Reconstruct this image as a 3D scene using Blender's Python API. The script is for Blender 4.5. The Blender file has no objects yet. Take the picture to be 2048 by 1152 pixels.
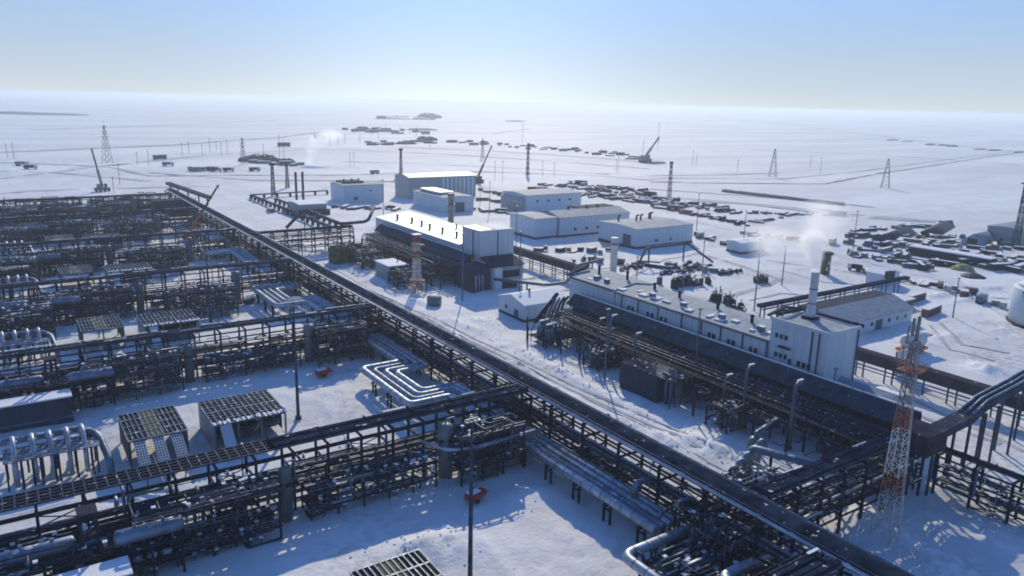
import bpy, math, random
import numpy as np
from mathutils import Matrix, Vector, Quaternion
R = math.radians
SC = bpy.context.scene
COL = SC.collection

# ------------------------------------------------------------------ camera
FPX, HC = 1525.0, 70.0
ROLL, YH = R(1.35), 205.0
def _n(v): return v / np.linalg.norm(v)
_p0 = np.array([0, YH - 576, FPX]); _p1 = np.array([1000, YH - 576 + 1000 * math.tan(ROLL), FPX])
_up = _n(np.cross(_p1, _p0))
if _up[1] > 0: _up = -_up
_Y = _n(np.array([-1054., (YH - 576) - 1054 * math.tan(ROLL), FPX]))
_X = _n(np.cross(_Y, _up))
CM = np.stack([_X, _Y, _up])
def G(px, py, z=0.0):
    """ground point (world metres) of a surveyed photo pixel at height z"""
    d = CM @ np.array([px - 1024, py - 576, FPX]); t = (z - HC) / d[2]
    return (float(d[0] * t), float(d[1] * t))
cam = bpy.data.cameras.new('camera'); camo = bpy.data.objects.new('camera', cam); COL.objects.link(camo)
cam.sensor_width = 36; cam.lens = FPX / 2048 * 36; cam.clip_start = 0.5; cam.clip_end = 200000
m = Matrix.Identity(4)
for i in range(3):
    m[i][0] = CM[i][0]; m[i][1] = -CM[i][1]; m[i][2] = -CM[i][2]
m[2][3] = HC
camo.matrix_world = m
SC.camera = camo

# ------------------------------------------------------------------ light
SKY_MID, SKY_LOW = (2.55, 3.75, 6.0), (6.2, 6.7, 7.25)
SUN_EL, SUN_AZ = R(29), R(34)          # azimuth from +Y towards +X
SC.view_settings.view_transform = 'Standard'; SC.view_settings.look = 'None'
SC.view_settings.exposure = -0.32; SC.view_settings.gamma = 1
w = bpy.data.worlds.new("World"); SC.world = w; w.use_nodes = True
nt = w.node_tree; bg = nt.nodes['Background']
sky = nt.nodes.new('ShaderNodeTexSky'); sky.sky_type = 'NISHITA'; sky.sun_disc = False
sky.sun_elevation = SUN_EL; sky.sun_rotation = SUN_AZ; sky.air_density = 1.0; sky.dust_density = 0.2; sky.ozone_density = 3
tint = nt.nodes.new('ShaderNodeMix'); tint.data_type = 'RGBA'; tint.blend_type = 'MULTIPLY'; tint.inputs[0].default_value = 1
tint.inputs[7].default_value = (.66, .94, 1.36, 1)     # cold arctic air: the whole sky shifted towards blue
nt.links.new(sky.outputs[0], tint.inputs[6])
# pale ice haze low over the horizon: the sky whitens towards elevation 0, more so under the sun
tcw = nt.nodes.new('ShaderNodeTexCoord'); sx_ = nt.nodes.new('ShaderNodeSeparateXYZ'); nt.links.new(tcw.outputs['Generated'], sx_.inputs[0])
def mnode(op, a, b=None):
    q = nt.nodes.new('ShaderNodeMath'); q.operation = op
    for i, v in enumerate((a, b)):
        if v is None: continue
        if isinstance(v, (int, float)): q.inputs[i].default_value = v
        else: nt.links.new(v, q.inputs[i])
    return q.outputs[0]
el_ = mnode('MAXIMUM', sx_.outputs[2], 0.0)
f1 = mnode('EXPONENT', mnode('MULTIPLY', el_, -11.0))
f2 = mnode('MULTIPLY', mnode('EXPONENT', mnode('MULTIPLY', mnode('MULTIPLY', el_, el_), -16.0)), 0.92)
dt = nt.nodes.new('ShaderNodeVectorMath'); dt.operation = 'DOT_PRODUCT'; nt.links.new(tcw.outputs['Generated'], dt.inputs[0]); dt.inputs[1].default_value = (math.sin(R(30)), math.cos(R(30)), 0.0)
gl_ = mnode('ADD', mnode('MULTIPLY', mnode('POWER', mnode('MAXIMUM', dt.outputs['Value'], 0.0), 38.0), 0.36), 0.88)
hc = nt.nodes.new('ShaderNodeMix'); hc.data_type = 'RGBA'; hc.inputs[6].default_value = (*SKY_MID, 1); hc.inputs[7].default_value = (*SKY_LOW, 1); nt.links.new(f1, hc.inputs[0])
hcol = nt.nodes.new('ShaderNodeVectorMath'); hcol.operation = 'SCALE'; nt.links.new(hc.outputs[2], hcol.inputs[0]); nt.links.new(gl_, hcol.inputs['Scale'])
hz = nt.nodes.new('ShaderNodeMix'); hz.data_type = 'RGBA'
nt.links.new(f2, hz.inputs[0]); nt.links.new(tint.outputs[2], hz.inputs[6]); nt.links.new(hcol.outputs[0], hz.inputs[7])
nt.links.new(hz.outputs[2], bg.inputs[0]); bg.inputs[1].default_value = 0.15
SC.cycles.volume_bounces = 12; SC.cycles.filter_width = 1.9
sl = bpy.data.lights.new('sun', 'SUN'); sl.energy = 3.9; sl.angle = R(0.5); sl.color = (1.0, 0.88, 0.63)
so = bpy.data.objects.new('sun', sl); COL.objects.link(so)
sd = Vector((math.sin(SUN_AZ) * math.cos(SUN_EL), math.cos(SUN_AZ) * math.cos(SUN_EL), math.sin(SUN_EL)))
so.rotation_euler = (-sd).to_track_quat('-Z', 'Y').to_euler(); so.location = (0, 0, 300)

# ------------------------------------------------------------------ materials
MT = {}
def mat(name, col, rough=0.6, metal=0.0, var=0.25, vscale=0.6, bump=0.0, bscale=3.0, col2=None, seam=None, spec=0.5, frost=0.0):
    m = bpy.data.materials.new(name); m.use_nodes = True; n = m.node_tree.nodes; l = m.node_tree.links
    b = n['Principled BSDF']; b.inputs['Roughness'].default_value = rough; b.inputs['Metallic'].default_value = metal
    b.inputs['Specular IOR Level'].default_value = spec
    tc = n.new('ShaderNodeNewGeometry')
    ns = n.new('ShaderNodeTexNoise'); ns.inputs['Scale'].default_value = vscale; ns.inputs['Detail'].default_value = 4
    if seam:
        mpz = n.new('ShaderNodeMapping'); mpz.inputs['Scale'].default_value = (3.5, 3.5, .22); l.new(tc.outputs['Position'], mpz.inputs[0]); l.new(mpz.outputs[0], ns.inputs['Vector'])
    else: l.new(tc.outputs['Position'], ns.inputs['Vector'])
    mx = n.new('ShaderNodeMix'); mx.data_type = 'RGBA'
    c2 = col2 or tuple(min(1, c * (1 + var * 1.3) + 0.01 * var) for c in col); c1 = col if col2 else tuple(c * (1 - var) for c in col)
    mx.inputs[6].default_value = (*c1, 1); mx.inputs[7].default_value = (*c2, 1)
    rm = n.new('ShaderNodeMapRange'); rm.inputs[1].default_value = 0.32; rm.inputs[2].default_value = 0.68
    l.new(ns.outputs[0], rm.inputs[0]); l.new(rm.outputs[0], mx.inputs[0])
    out = mx.outputs[2]
    if seam:      # panel joints of cladding: vertical lines every `seam` metres measured along the wall
        sx = n.new('ShaderNodeSeparateXYZ'); l.new(tc.outputs['Position'], sx.inputs[0])
        ad = n.new('ShaderNodeMath'); ad.operation = 'ADD'; l.new(sx.outputs[0], ad.inputs[0]); l.new(sx.outputs[1], ad.inputs[1])
        dv = n.new('ShaderNodeMath'); dv.operation = 'DIVIDE'; l.new(ad.outputs[0], dv.inputs[0]); dv.inputs[1].default_value = seam
        fr = n.new('ShaderNodeMath'); fr.operation = 'FRACT'; l.new(dv.outputs[0], fr.inputs[0])
        lt = n.new('ShaderNodeMath'); lt.operation = 'LESS_THAN'; l.new(fr.outputs[0], lt.inputs[0]); lt.inputs[1].default_value = 0.09
        m2 = n.new('ShaderNodeMix'); m2.data_type = 'RGBA'; m2.inputs[7].default_value = (*[c * 0.84 for c in col], 1)
        l.new(lt.outputs[0], m2.inputs[0]); l.new(out, m2.inputs[6]); out = m2.outputs[2]
    if frost:     # rime and thin snow lying in patches on whatever faces up
        nf = n.new('ShaderNodeTexNoise'); nf.inputs['Scale'].default_value = 1.1; nf.inputs['Detail'].default_value = 3; l.new(tc.outputs['Position'], nf.inputs['Vector'])
        sz = n.new('ShaderNodeSeparateXYZ'); l.new(tc.outputs['True Normal'], sz.inputs[0])
        r1 = n.new('ShaderNodeMapRange'); r1.inputs[1].default_value = .70; r1.inputs[2].default_value = .88; l.new(sz.outputs[2], r1.inputs[0])
        r2 = n.new('ShaderNodeMapRange'); r2.inputs[1].default_value = .70 - .4 * frost; r2.inputs[2].default_value = .76 - .4 * frost; l.new(nf.outputs[0], r2.inputs[0])
        mu = n.new('ShaderNodeMath'); mu.operation = 'MULTIPLY'; l.new(r1.outputs[0], mu.inputs[0]); l.new(r2.outputs[0], mu.inputs[1])
        m3 = n.new('ShaderNodeMix'); m3.data_type = 'RGBA'; m3.inputs[7].default_value = (.74, .77, .82, 1); l.new(mu.outputs[0], m3.inputs[0]); l.new(out, m3.inputs[6]); out = m3.outputs[2]
        if metal:
            m4 = n.new('ShaderNodeMath'); m4.operation = 'MULTIPLY_ADD'; m4.inputs[1].default_value = -metal; m4.inputs[2].default_value = metal; l.new(mu.outputs[0], m4.inputs[0]); l.new(m4.outputs[0], b.inputs['Metallic'])
    l.new(out, b.inputs['Base Color'])
    if bump:
        nb = n.new('ShaderNodeTexNoise'); nb.inputs['Scale'].default_value = bscale; nb.inputs['Detail'].default_value = 5
        l.new(tc.outputs['Position'], nb.inputs['Vector'])
        bp = n.new('ShaderNodeBump'); bp.inputs['Strength'].default_value = bump; bp.inputs['Distance'].default_value = 0.3
        l.new(nb.outputs[0], bp.inputs['Height']); l.new(bp.outputs[0], b.inputs['Normal'])
    MT[name] = m
    return m
mat('snow', (.80, .82, .84), .75, 0, spec=.2, col2=(.92, .93, .94), vscale=.06, bump=.55, bscale=1.1)
mat('snow_cap', (.80, .83, .88), .7, 0, spec=.2, col2=(.9, .91, .93), vscale=.8, bump=.3, bscale=2)
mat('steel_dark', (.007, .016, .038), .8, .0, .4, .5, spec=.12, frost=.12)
mat('steel_mid', (.036, .054, .085), .6, .1, .4, .7, spec=.25, frost=.15)
mat('galv', (.10, .135, .185), .5, .4, .3, .6, frost=.32)
mat('silver', (.38, .43, .50), .5, .55, .25, .5, frost=.15)
mat('silver_dull', (.14, .19, .27), .5, .5, .35, .5, frost=.34)
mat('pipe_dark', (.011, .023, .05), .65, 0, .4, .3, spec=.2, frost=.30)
mat('pipe_brown', (.034, .034, .045), .65, 0, .4, .3, spec=.2, frost=.18)
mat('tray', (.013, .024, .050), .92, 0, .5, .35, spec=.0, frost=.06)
mat('tray_grey', (.042, .058, .085), .85, 0, .3, .35, spec=.03, frost=.1)
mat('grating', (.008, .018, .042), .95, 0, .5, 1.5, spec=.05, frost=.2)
mat('panel_white', (.52, .60, .66), .6, 0, .07, .3, seam=2.4, spec=.3)
mat('panel_plain', (.52, .60, .66), .6, 0, .10, .12, spec=.3)
mat('panel_grey', (.27, .31, .35), .55, 0, .1, .25, seam=1.5)
mat('panel_dark', (.02, .036, .07), .7, 0, .3, .4, seam=2.0, spec=.15)
mat('panel_brown', (.048, .047, .058), .9, 0, .3, .4, spec=.02, frost=.08)
mat('roof_pale', (.27, .32, .38), .7, 0, .2, .15, seam=2.5, spec=.2)
mat('roof_glossy', (.42, .45, .48), .52, .85, .12, .3)
mat('roof_dark', (.025, .038, .066), .85, 0, .3, .4, spec=.1)
mat('window_glass', (.014, .018, .024), .12, 0, .2, 1)
mat('window_frame', (.09, .11, .14), .5, 0, .1, 1)
mat('door_dark', (.05, .07, .10), .5, 0, .2, 1)
mat('red', (.42, .035, .022), .45, 0, .25, .8)
mat('orange', (.50, .105, .025), .5, 0, .25, .8)
mat('mast_red', (.31, .12, .085), .7, 0, .3, .8, spec=.2)
mat('mast_white', (.52, .52, .50), .55, 0, .15, .8)
mat('rust', (.14, .065, .048), .7, 0, .35, .8)
mat('concrete', (.30, .29, .28), .8, 0, .2, .5)
mat('timber', (.12, .095, .075), .8, 0, .35, .8)
mat('olive', (.07, .085, .035), .8, 0, .45, .6, bump=.5)
mat('vessel_green', (.13, .165, .17), .45, .3, .2, .5)
mat('yellow', (.27, .27, .09), .9, 0, .4, .5, spec=.1, frost=.3)
mat('container_blue', (.04, .09, .19), .5, 0, .3, .6)
mat('container_grey', (.16, .17, .18), .55, 0, .3, .6)
mat('container_white', (.5, .53, .56), .55, 0, .12, .6)
mat('black', (.008, .016, .034), .75, 0, .4, .8, spec=.15)
mat('dirt_snow', (.30, .31, .34), .8, 0, col2=(.52, .54, .58), vscale=.15)
mat('track_snow', (.50, .52, .56), .75, 0, col2=(.70, .72, .75), vscale=.12)
mat('berm_grey', (.14, .145, .16), .85, 0, .35, .08)
mat('tent_cloth', (.24, .29, .36), .6, 0, .15, .2)

# ------------------------------------------------------------------ mesh builder
class MB:
    def __init__(s, m='steel_dark'):
        s.v = []; s.f = []; s.i = []; s.sm = []; s.ms = [m]; s.k = 0
    def use(s, m):
        if m not in s.ms: s.ms.append(m)
        s.k = s.ms.index(m); return s
    def _f(s, idx, sm=False): s.f.append(idx); s.i.append(s.k); s.sm.append(sm)
    def hexa(s, p):
        b = len(s.v); s.v += [tuple(q) for q in p]
        for q in ((0, 3, 2, 1), (4, 5, 6, 7), (0, 1, 5, 4), (1, 2, 6, 5), (2, 3, 7, 6), (3, 0, 4, 7)): s._f([b + k for k in q])
        return s
    def box(s, x0, y0, z0, x1, y1, z1):
        if x0 > x1: x0, x1 = x1, x0
        if y0 > y1: y0, y1 = y1, y0
        return s.hexa([(x0, y0, z0), (x1, y0, z0), (x1, y1, z0), (x0, y1, z0), (x0, y0, z1), (x1, y0, z1), (x1, y1, z1), (x0, y1, z1)])
    def beam(s, p, q, w, h=None):
        h = h or w; p = Vector(p); q = Vector(q); d = (q - p)
        if d.length < 1e-6: return s
        d.normalize(); a = d.cross(Vector((0, 0, 1)))
        if a.length < 1e-3: a = Vector((1, 0, 0))
        a.normalize(); c = a.cross(d)
        a = a * w / 2; c = c * h / 2
        return s.hexa([p - a - c, p + a - c, q + a - c, q - a - c, p - a + c, p + a + c, q + a + c, q - a + c])
    def tube(s, pts, r, n=8, bend=0.0, cap=True):
        P = [Vector(p) for p in pts]
        if bend > 0 and len(P) > 2:
            Q = [P[0]]
            for k in range(1, len(P) - 1):
                a = P[k - 1] - P[k]; b = P[k + 1] - P[k]
                t = min(bend, a.length * .48, b.length * .48)
                A = P[k] + a.normalized() * t; B = P[k] + b.normalized() * t
                for u in (0, .25, .5, .75, 1):
                    Q.append((1 - u) ** 2 * A + 2 * u * (1 - u) * P[k] + u * u * B)
            Q.append(P[-1]); P = Q
        T = []
        for k in range(len(P)):
            d = (P[min(k + 1, len(P) - 1)] - P[max(k - 1, 0)]); T.append(d.normalized())
        a = T[0].cross(Vector((0, 0, 1)))
        if a.length < 1e-3: a = Vector((1, 0, 0))
        a.normalize(); b0 = len(s.v)
        for k, p in enumerate(P):
            if k:
                q = T[k - 1].rotation_difference(T[k]); a = (q @ a); a = (a - T[k] * a.dot(T[k])).normalized()
            c = T[k].cross(a)
            rr = r[k] if isinstance(r, (list, tuple)) and len(r) == len(P) else (r if not isinstance(r, (list, tuple)) else r[0])
            for j in range(n):
                th = 2 * math.pi * j / n
                s.v.append(tuple(p + (a * math.cos(th) + c * math.sin(th)) * rr))
        for k in range(len(P) - 1):
            for j in range(n):
                j2 = (j + 1) % n
                s._f([b0 + k * n + j, b0 + k * n + j2, b0 + (k + 1) * n + j2, b0 + (k + 1) * n + j], True)
        if cap:
            s._f([b0 + j for j in range(n)][::-1]); s._f([b0 + (len(P) - 1) * n + j for j in range(n)])
        return s
    def cyl(s, x, y, z0, z1, r, n=12, r2=None):
        return s.tube([(x, y, z0), (x, y, z1)], [r, r if r2 is None else r2], n)
    def lathe(s, x, y, prof, n=14):
        b0 = len(s.v)
        for (r, z) in prof:
            for j in range(n):
                th = 2 * math.pi * j / n; s.v.append((x + r * math.cos(th), y + r * math.sin(th), z))
        for k in range(len(prof) - 1):
            for j in range(n):
                j2 = (j + 1) % n; s._f([b0 + k * n + j, b0 + k * n + j2, b0 + (k + 1) * n + j2, b0 + (k + 1) * n + j], True)
        s._f([b0 + j for j in range(n)][::-1]); s._f([b0 + (len(prof) - 1) * n + j for j in range(n)])
        return s
    def drum(s, p, q, r, n=14, dome=.45):
        p = Vector(p); q = Vector(q); d = (q - p).normalized(); L = (q - p).length
        k = r * dome
        return s.tube([p, p + d * .35 * k, p + d * k, q - d * k, q - d * .35 * k, q], [r * .3, r * .8, r, r, r * .8, r * .3], n)
    def build(s, name, parent=None, loc=None):
        me = bpy.data.meshes.new(name); me.from_pydata(s.v, [], s.f)
        for q in s.ms: me.materials.append(MT[q])
        me.polygons.foreach_set('material_index', s.i); me.polygons.foreach_set('use_smooth', s.sm)
        me.update()
        o = bpy.data.objects.new(name, me); COL.objects.link(o)
        if parent is not None: o.parent = parent
        if loc is not None: o.location = loc
        return o
def tag(o, label, cat, group=None, kind=None):
    if label: o['label'] = label
    if cat: o['category'] = cat
    if group: o['group'] = group
    if kind: o['kind'] = kind
    return o
def thing(name, label, cat, loc=(0, 0, 0), rz=0, group=None):
    o = bpy.data.objects.new(name, None); COL.objects.link(o); o.location = loc; o.rotation_euler = (0, 0, rz)
    return tag(o, label, cat, group)
def inst(o, parent, loc):
    c = o.copy(); COL.objects.link(c); c.parent = parent; c.location = loc; return c
def dup(root, loc, label=None, group=None, rz=None):
    r = root.copy(); COL.objects.link(r); r.location = loc
    if rz is not None: r.rotation_euler = (0, 0, rz)
    if label: r['label'] = label
    if group: r['group'] = group
    for ch in list(root.children):
        c = ch.copy(); COL.objects.link(c); c.parent = r
        for g in list(ch.children):
            d = g.copy(); COL.objects.link(d); d.parent = c
    return r

# ------------------------------------------------------------------ terrain
_rng = np.random.RandomState(4)
_tab = _rng.rand(256, 256)
def vnoise(x, y):
    xi = np.floor(x).astype(int); yi = np.floor(y).astype(int); fx = x - xi; fy = y - yi
    fx = fx * fx * (3 - 2 * fx); fy = fy * fy * (3 - 2 * fy)
    a = _tab[xi % 256, yi % 256]; b = _tab[(xi + 1) % 256, yi % 256]; c = _tab[xi % 256, (yi + 1) % 256]; d = _tab[(xi + 1) % 256, (yi + 1) % 256]
    return a + (b - a) * fx + (c - a) * fy + (a - b - c + d) * fx * fy
MOUNDS = []   # x, y, rx, ry, h
def mound(px, py, rx, ry, h): MOUNDS.append((*G(px, py), rx, ry, h))
for a in ((1080, 985, 7, 3, 1.0), (900, 1095, 5, 3, 1.6), (850, 1085, 6, 2.5, 1.4), (1960, 735, 6, 4, 1.8), (1985, 745, 5, 3, 1.5), (1850, 690, 4, 4, 1.2),
          (1880, 590, 8, 3, 1.6), (1930, 600, 8, 3, 1.4), (1100, 780, 3, 3, .9), (1130, 800, 4, 3, .9), (1330, 880, 4, 3, 1.2), (1380, 880, 4, 2.5, 1.1),
          (1430, 900, 4, 3, 1.2), (1005, 690, 3, 2.5, .9), (960, 640, 3, 3, .8), (1740, 1010, 3, 3, .8), (1745, 1050, 3, 3, .9), (2030, 1085, 6, 4, 1.3), (1880, 1130, 5, 3, .8),
          (740, 560, 4, 2, .9), (690, 525, 4, 2, .9), (2000, 660, 6, 3, .7), (1900, 670, 7, 3, .7), (1990, 575, 9, 3, 1.2), (640, 790, 5, 2, .4), (1150, 820, 4, 2, .7)): mound(*a)
def hgt(x, y):
    x = np.asarray(x, float); y = np.asarray(y, float)
    dist = np.sqrt(x * x + y * y)
    fade = np.clip(1.4 - dist / 1500., 0.0, 1)
    h = (vnoise(x / 17. + 7, y / 14. + 3) - .5) * .7 + (vnoise(x / 5.3 + 11, y / 6.1) - .5) * .34 + (vnoise(x / 2.1, y / 1.8 + 60) - .5) * .16
    h = h * fade - .12
    near = (dist < 460).astype(float)
    for (cx, wd, hh, sd) in ((112.3, .9, .75, 3), (99.5, .8, .5, 9), (121.5, 2.2, .8, 15), (57, 1.2, .45, 21)):
        xx = x - cx - (vnoise(y / 23. + sd, y * 0 + sd) - .5) * 5
        h = h + near * hh * np.exp(-(xx / wd) ** 2) * np.clip(vnoise(y / 9. + sd, x / 6.) * 2.2 - .7, 0, 1) * (.5 + vnoise(x / .9, y / .8 + sd))
    tr = np.clip(vnoise(x / 26. + 40, y / 21. + 9) * 3 - 1.55, 0, 1) * near
    h = h + tr * ((vnoise(x / .8 + 3, y / .75) - .5) * .45 + (vnoise(x / 1.9, y / 1.7 + 8) - .5) * .3)
    for (mx, my, rx, ry, hh) in MOUNDS:
        d2 = ((x - mx) / rx) ** 2 + ((y - my) / ry) ** 2
        h = h + .6 * hh * np.exp(-d2) * (0.25 + 1.0 * vnoise(x / 1.7 + 5, y / 1.5) + .7 * vnoise(x / .7, y / .7 + 9))
    return h
def axis(lo, hi, step, far):
    a = list(np.arange(lo, hi, step)); s = step
    v = a[-1]
    while v < far: s *= 1.16; v += s; a.append(v)
    s = step; v = a[0]
    while v > -far: s *= 1.16; v -= s; a.insert(0, v)
    return np.array(a)
def ground():
    xs = axis(-20, 330, 1.0, 60000); ys = axis(40, 300, 1.0, 60000)
    Xg, Yg = np.meshgrid(xs, ys); Z = hgt(Xg, Yg)
    nx, ny = len(xs), len(ys)
    V = np.stack([Xg, Yg, Z], -1).reshape(-1, 3)
    idx = np.arange(nx * ny).reshape(ny, nx)
    F = np.stack([idx[:-1, :-1], idx[:-1, 1:], idx[1:, 1:], idx[1:, :-1]], -1).reshape(-1, 4)
    me = bpy.data.meshes.new('snow_ground'); me.from_pydata(V.tolist(), [], F.tolist())
    me.polygons.foreach_set('use_smooth', [True] * len(F)); me.materials.append(MT['snow']); me.update()
    o = bpy.data.objects.new('snow_ground', me); COL.objects.link(o); tag(o, None, None, None, 'structure')
def zat(x, y): return float(hgt(np.array([x]), np.array([y]))[0])
def drift_bands():
    m_ = MT['snow']; n = m_.node_tree.nodes; l = m_.node_tree.links; b = n['Principled BSDF']; src = b.inputs['Base Color'].links[0].from_socket
    ge = n.new('ShaderNodeNewGeometry'); mp = n.new('ShaderNodeMapping'); mp.inputs['Rotation'].default_value = (0, 0, .5); mp.inputs['Scale'].default_value = (.0022, .011, 1); l.new(ge.outputs['Position'], mp.inputs[0])
    ns = n.new('ShaderNodeTexNoise'); ns.inputs['Scale'].default_value = 1; ns.inputs['Detail'].default_value = 6; l.new(mp.outputs[0], ns.inputs['Vector'])
    r_ = n.new('ShaderNodeMapRange'); r_.inputs[1].default_value = .35; r_.inputs[2].default_value = .65; r_.inputs[3].default_value = .80; r_.inputs[4].default_value = 1.0; l.new(ns.outputs[0], r_.inputs[0])
    v = n.new('ShaderNodeVectorMath'); v.operation = 'SCALE'; l.new(src, v.inputs[0]); l.new(r_.outputs[0], v.inputs['Scale'])
    def nz(sc, lo, hi, det=4):
        q = n.new('ShaderNodeTexNoise'); q.inputs['Scale'].default_value = sc; q.inputs['Detail'].default_value = det; l.new(ge.outputs['Position'], q.inputs['Vector'])
        r = n.new('ShaderNodeMapRange'); r.inputs[1].default_value = lo; r.inputs[2].default_value = hi; l.new(q.outputs[0], r.inputs[0]); return r.outputs[0]
    ds = n.new('ShaderNodeVectorMath'); ds.operation = 'DISTANCE'; l.new(ge.outputs['Position'], ds.inputs[0]); ds.inputs[1].default_value = (170, 200, 0)
    nr = n.new('ShaderNodeMapRange'); nr.inputs[1].default_value = 420; nr.inputs[2].default_value = 240; l.new(ds.outputs['Value'], nr.inputs[0])
    m1 = n.new('ShaderNodeMath'); m1.operation = 'MULTIPLY'; l.new(nz(.035, .48, .66), m1.inputs[0]); l.new(nz(.55, .42, .62, 7), m1.inputs[1])
    m2 = n.new('ShaderNodeMath'); m2.operation = 'MULTIPLY'; l.new(m1.outputs[0], m2.inputs[0]); l.new(nr.outputs[0], m2.inputs[1])
    mm = n.new('ShaderNodeMix'); mm.data_type = 'RGBA'; mm.inputs[7].default_value = (.50, .50, .51, 1); l.new(m2.outputs[0], mm.inputs[0]); l.new(v.outputs[0], mm.inputs[6]); l.new(mm.outputs[2], b.inputs['Base Color'])
drift_bands()
ground()
def strip(name, pts, width, matn, lift=.06, kind='structure', step=6, rag=0.0, seed=1):
    rg = random.Random(seed); mb = MB(matn); P = [Vector((*p, 0)) for p in pts]; L = []
    for a, b in zip(P, P[1:]):
        n = max(1, int(min((b - a).length / step, 60)))
        for k in range(n): L.append(a.lerp(b, k / n))
    L.append(P[-1]); b0 = []
    for k, p in enumerate(L):
        d = (L[min(k + 1, len(L) - 1)] - L[max(k - 1, 0)]).normalized(); n = Vector((-d.y, d.x, 0))
        w = width * (1 + rag * (rg.random() - .5))
        ids = []
        for u in (-.5, -.17, .17, .5):
            q = p + n * w * u; ids.append(len(mb.v)); mb.v.append((q.x, q.y, 0.0))
        b0.append(ids)
    for k in range(len(b0) - 1):
        for j in range(3): mb._f([b0[k][j + 1], b0[k][j], b0[k + 1][j], b0[k + 1][j + 1]], True)
    Z = hgt([v[0] for v in mb.v], [v[1] for v in mb.v]); mb.v = [(v[0], v[1], float(z) + lift) for v, z in zip(mb.v, Z)]
    o = mb.build(name); tag(o, None, None, None, kind); return o
def GP(*ps): return [G(*p) for p in ps]
strip('snow_road', [(108, 75), (107, 140), (106, 200), (103, 260), (101, 330), (104, 420)], 7.5, 'track_snow', .05, rag=.25)
strip('wheel_track', [(117, 95), (114, 150), (113, 215), (109, 262), (106, 318)], .8, 'dirt_snow', .15, rag=.5)
strip('wheel_track', [(119.5, 95), (116.2, 150), (115.2, 215), (111, 262), (108, 318)], .8, 'dirt_snow', .15, rag=.5)
strip('far_road', GP((0, 305), (350, 290), (560, 275), (660, 262)), 9, 'berm_grey', .25, step=40, rag=.6)
strip('far_road', GP((0, 358), (180, 335), (420, 310), (600, 300)), 7, 'dirt_snow', .25, step=30, rag=.6)
strip('far_road', GP((0, 325), (150, 330), (230, 336), (300, 352), (480, 350), (700, 350)), 6, 'dirt_snow', .2, step=20, rag=.8)
strip('far_road', GP((2048, 305), (1900, 290), (1740, 270), (1600, 252), (1450, 236)), 9, 'dirt_snow', .3, step=40, rag=.8)
strip('far_road', GP((1300, 365), (1480, 367), (1650, 368), (1760, 347), (1990, 312), (2048, 304)), 4.5, 'berm_grey', .25, step=20, rag=.8)
strip('far_road', GP((1300, 356), (1560, 358), (1700, 345), (1850, 325), (2048, 300)), 4, 'dirt_snow', .2, step=20, rag=.8)
strip('far_road', GP((640, 352), (780, 347), (960, 343), (1200, 352), (1400, 368)), 5, 'dirt_snow', .2, step=20, rag=.8)
strip('far_road', GP((0, 388), (60, 382), (250, 376), (420, 372)), 5, 'dirt_snow', .2, step=20, rag=.8)
strip('far_road', GP((800, 294), (1000, 303), (1200, 316), (1290, 325)), 14, 'dirt_snow', .25, step=30, rag=.5)
for q, ps in enumerate((((540, 296), (700, 300), (900, 309), (1100, 322), (1300, 338)), ((640, 322), (820, 326), (1000, 334), (1220, 348)), ((860, 262), (980, 268), (1060, 258)), ((300, 345), (500, 360), (760, 362), (940, 372)), ((0, 342), (120, 345), (300, 362)), ((1330, 395), (1500, 408), (1700, 430), (1900, 446)), ((1250, 352), (1420, 350), (1560, 346)), ((700, 250), (840, 248), (980, 240)), ((60, 260), (300, 252), (560, 240)), ((1500, 300), (1760, 310), (2040, 330)))):
    strip('far_road', GP(*ps), 5 + (q % 3) * 4, ('dirt_snow', 'track_snow', 'dirt_snow')[q % 3], .28, step=25, rag=.9, seed=50 + q)
for q, ps in enumerate((((1040, 560), (1120, 545), (1220, 535)), ((1250, 560), (1330, 520), (1400, 505)), ((1560, 540), (1650, 565), (1750, 572)), ((1860, 650), (1900, 700), (1990, 720)), ((1880, 645), (1925, 690), (2020, 705)), ((1500, 600), (1560, 585), (1620, 590)))):
    strip('wheel_track', GP(*ps), 1.1, 'dirt_snow', .14, step=4, rag=.9, seed=70 + q)
strip('far_road', GP((1750, 415), (1600, 398), (1440, 388), (1300, 378)), 5, 'dirt_snow', .2, step=14, rag=.9)
for k, (dx, w_) in enumerate(((0, .5), (2.0, .5), (5.2, .4), (7.0, .4), (10.5, .5))):
    strip('wheel_track', [(102.5 + dx + 1.2 * math.sin(y / 31. + k), y) for y in range(78, 330, 14)], w_, 'dirt_snow', .14, rag=.9, seed=k)
strip('yard_road', GP((2048, 640), (1900, 560), (1700, 515), (1520, 470), (1380, 440)), 9, 'track_snow', .08, step=6, rag=.4)
strip('yard_road', GP((1400, 610), (1560, 560), (1480, 530), (1390, 505)), 3, 'dirt_snow', .08, step=5, rag=.8)
strip('yard_road', GP((1530, 520), (1700, 545), (1900, 585), (2048, 600)), 2.5, 'dirt_snow', .08, step=5, rag=.8)
for k, ps in enumerate((((1060, 600), (1160, 570), (1060, 535)), ((1040, 560), (1150, 545)), ((1810, 790), (1960, 860), (2048, 905)), ((1840, 830), (2000, 890)), ((1810, 770), (1930, 810)))):
    strip('trodden_path', GP(*ps), 1.6, 'dirt_snow', .09, step=4, rag=.9, seed=k)
strip('far_shore', GP((1000, 225), (1300, 235), (1450, 234)), 50, 'track_snow', .3, step=100, rag=1)

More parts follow.
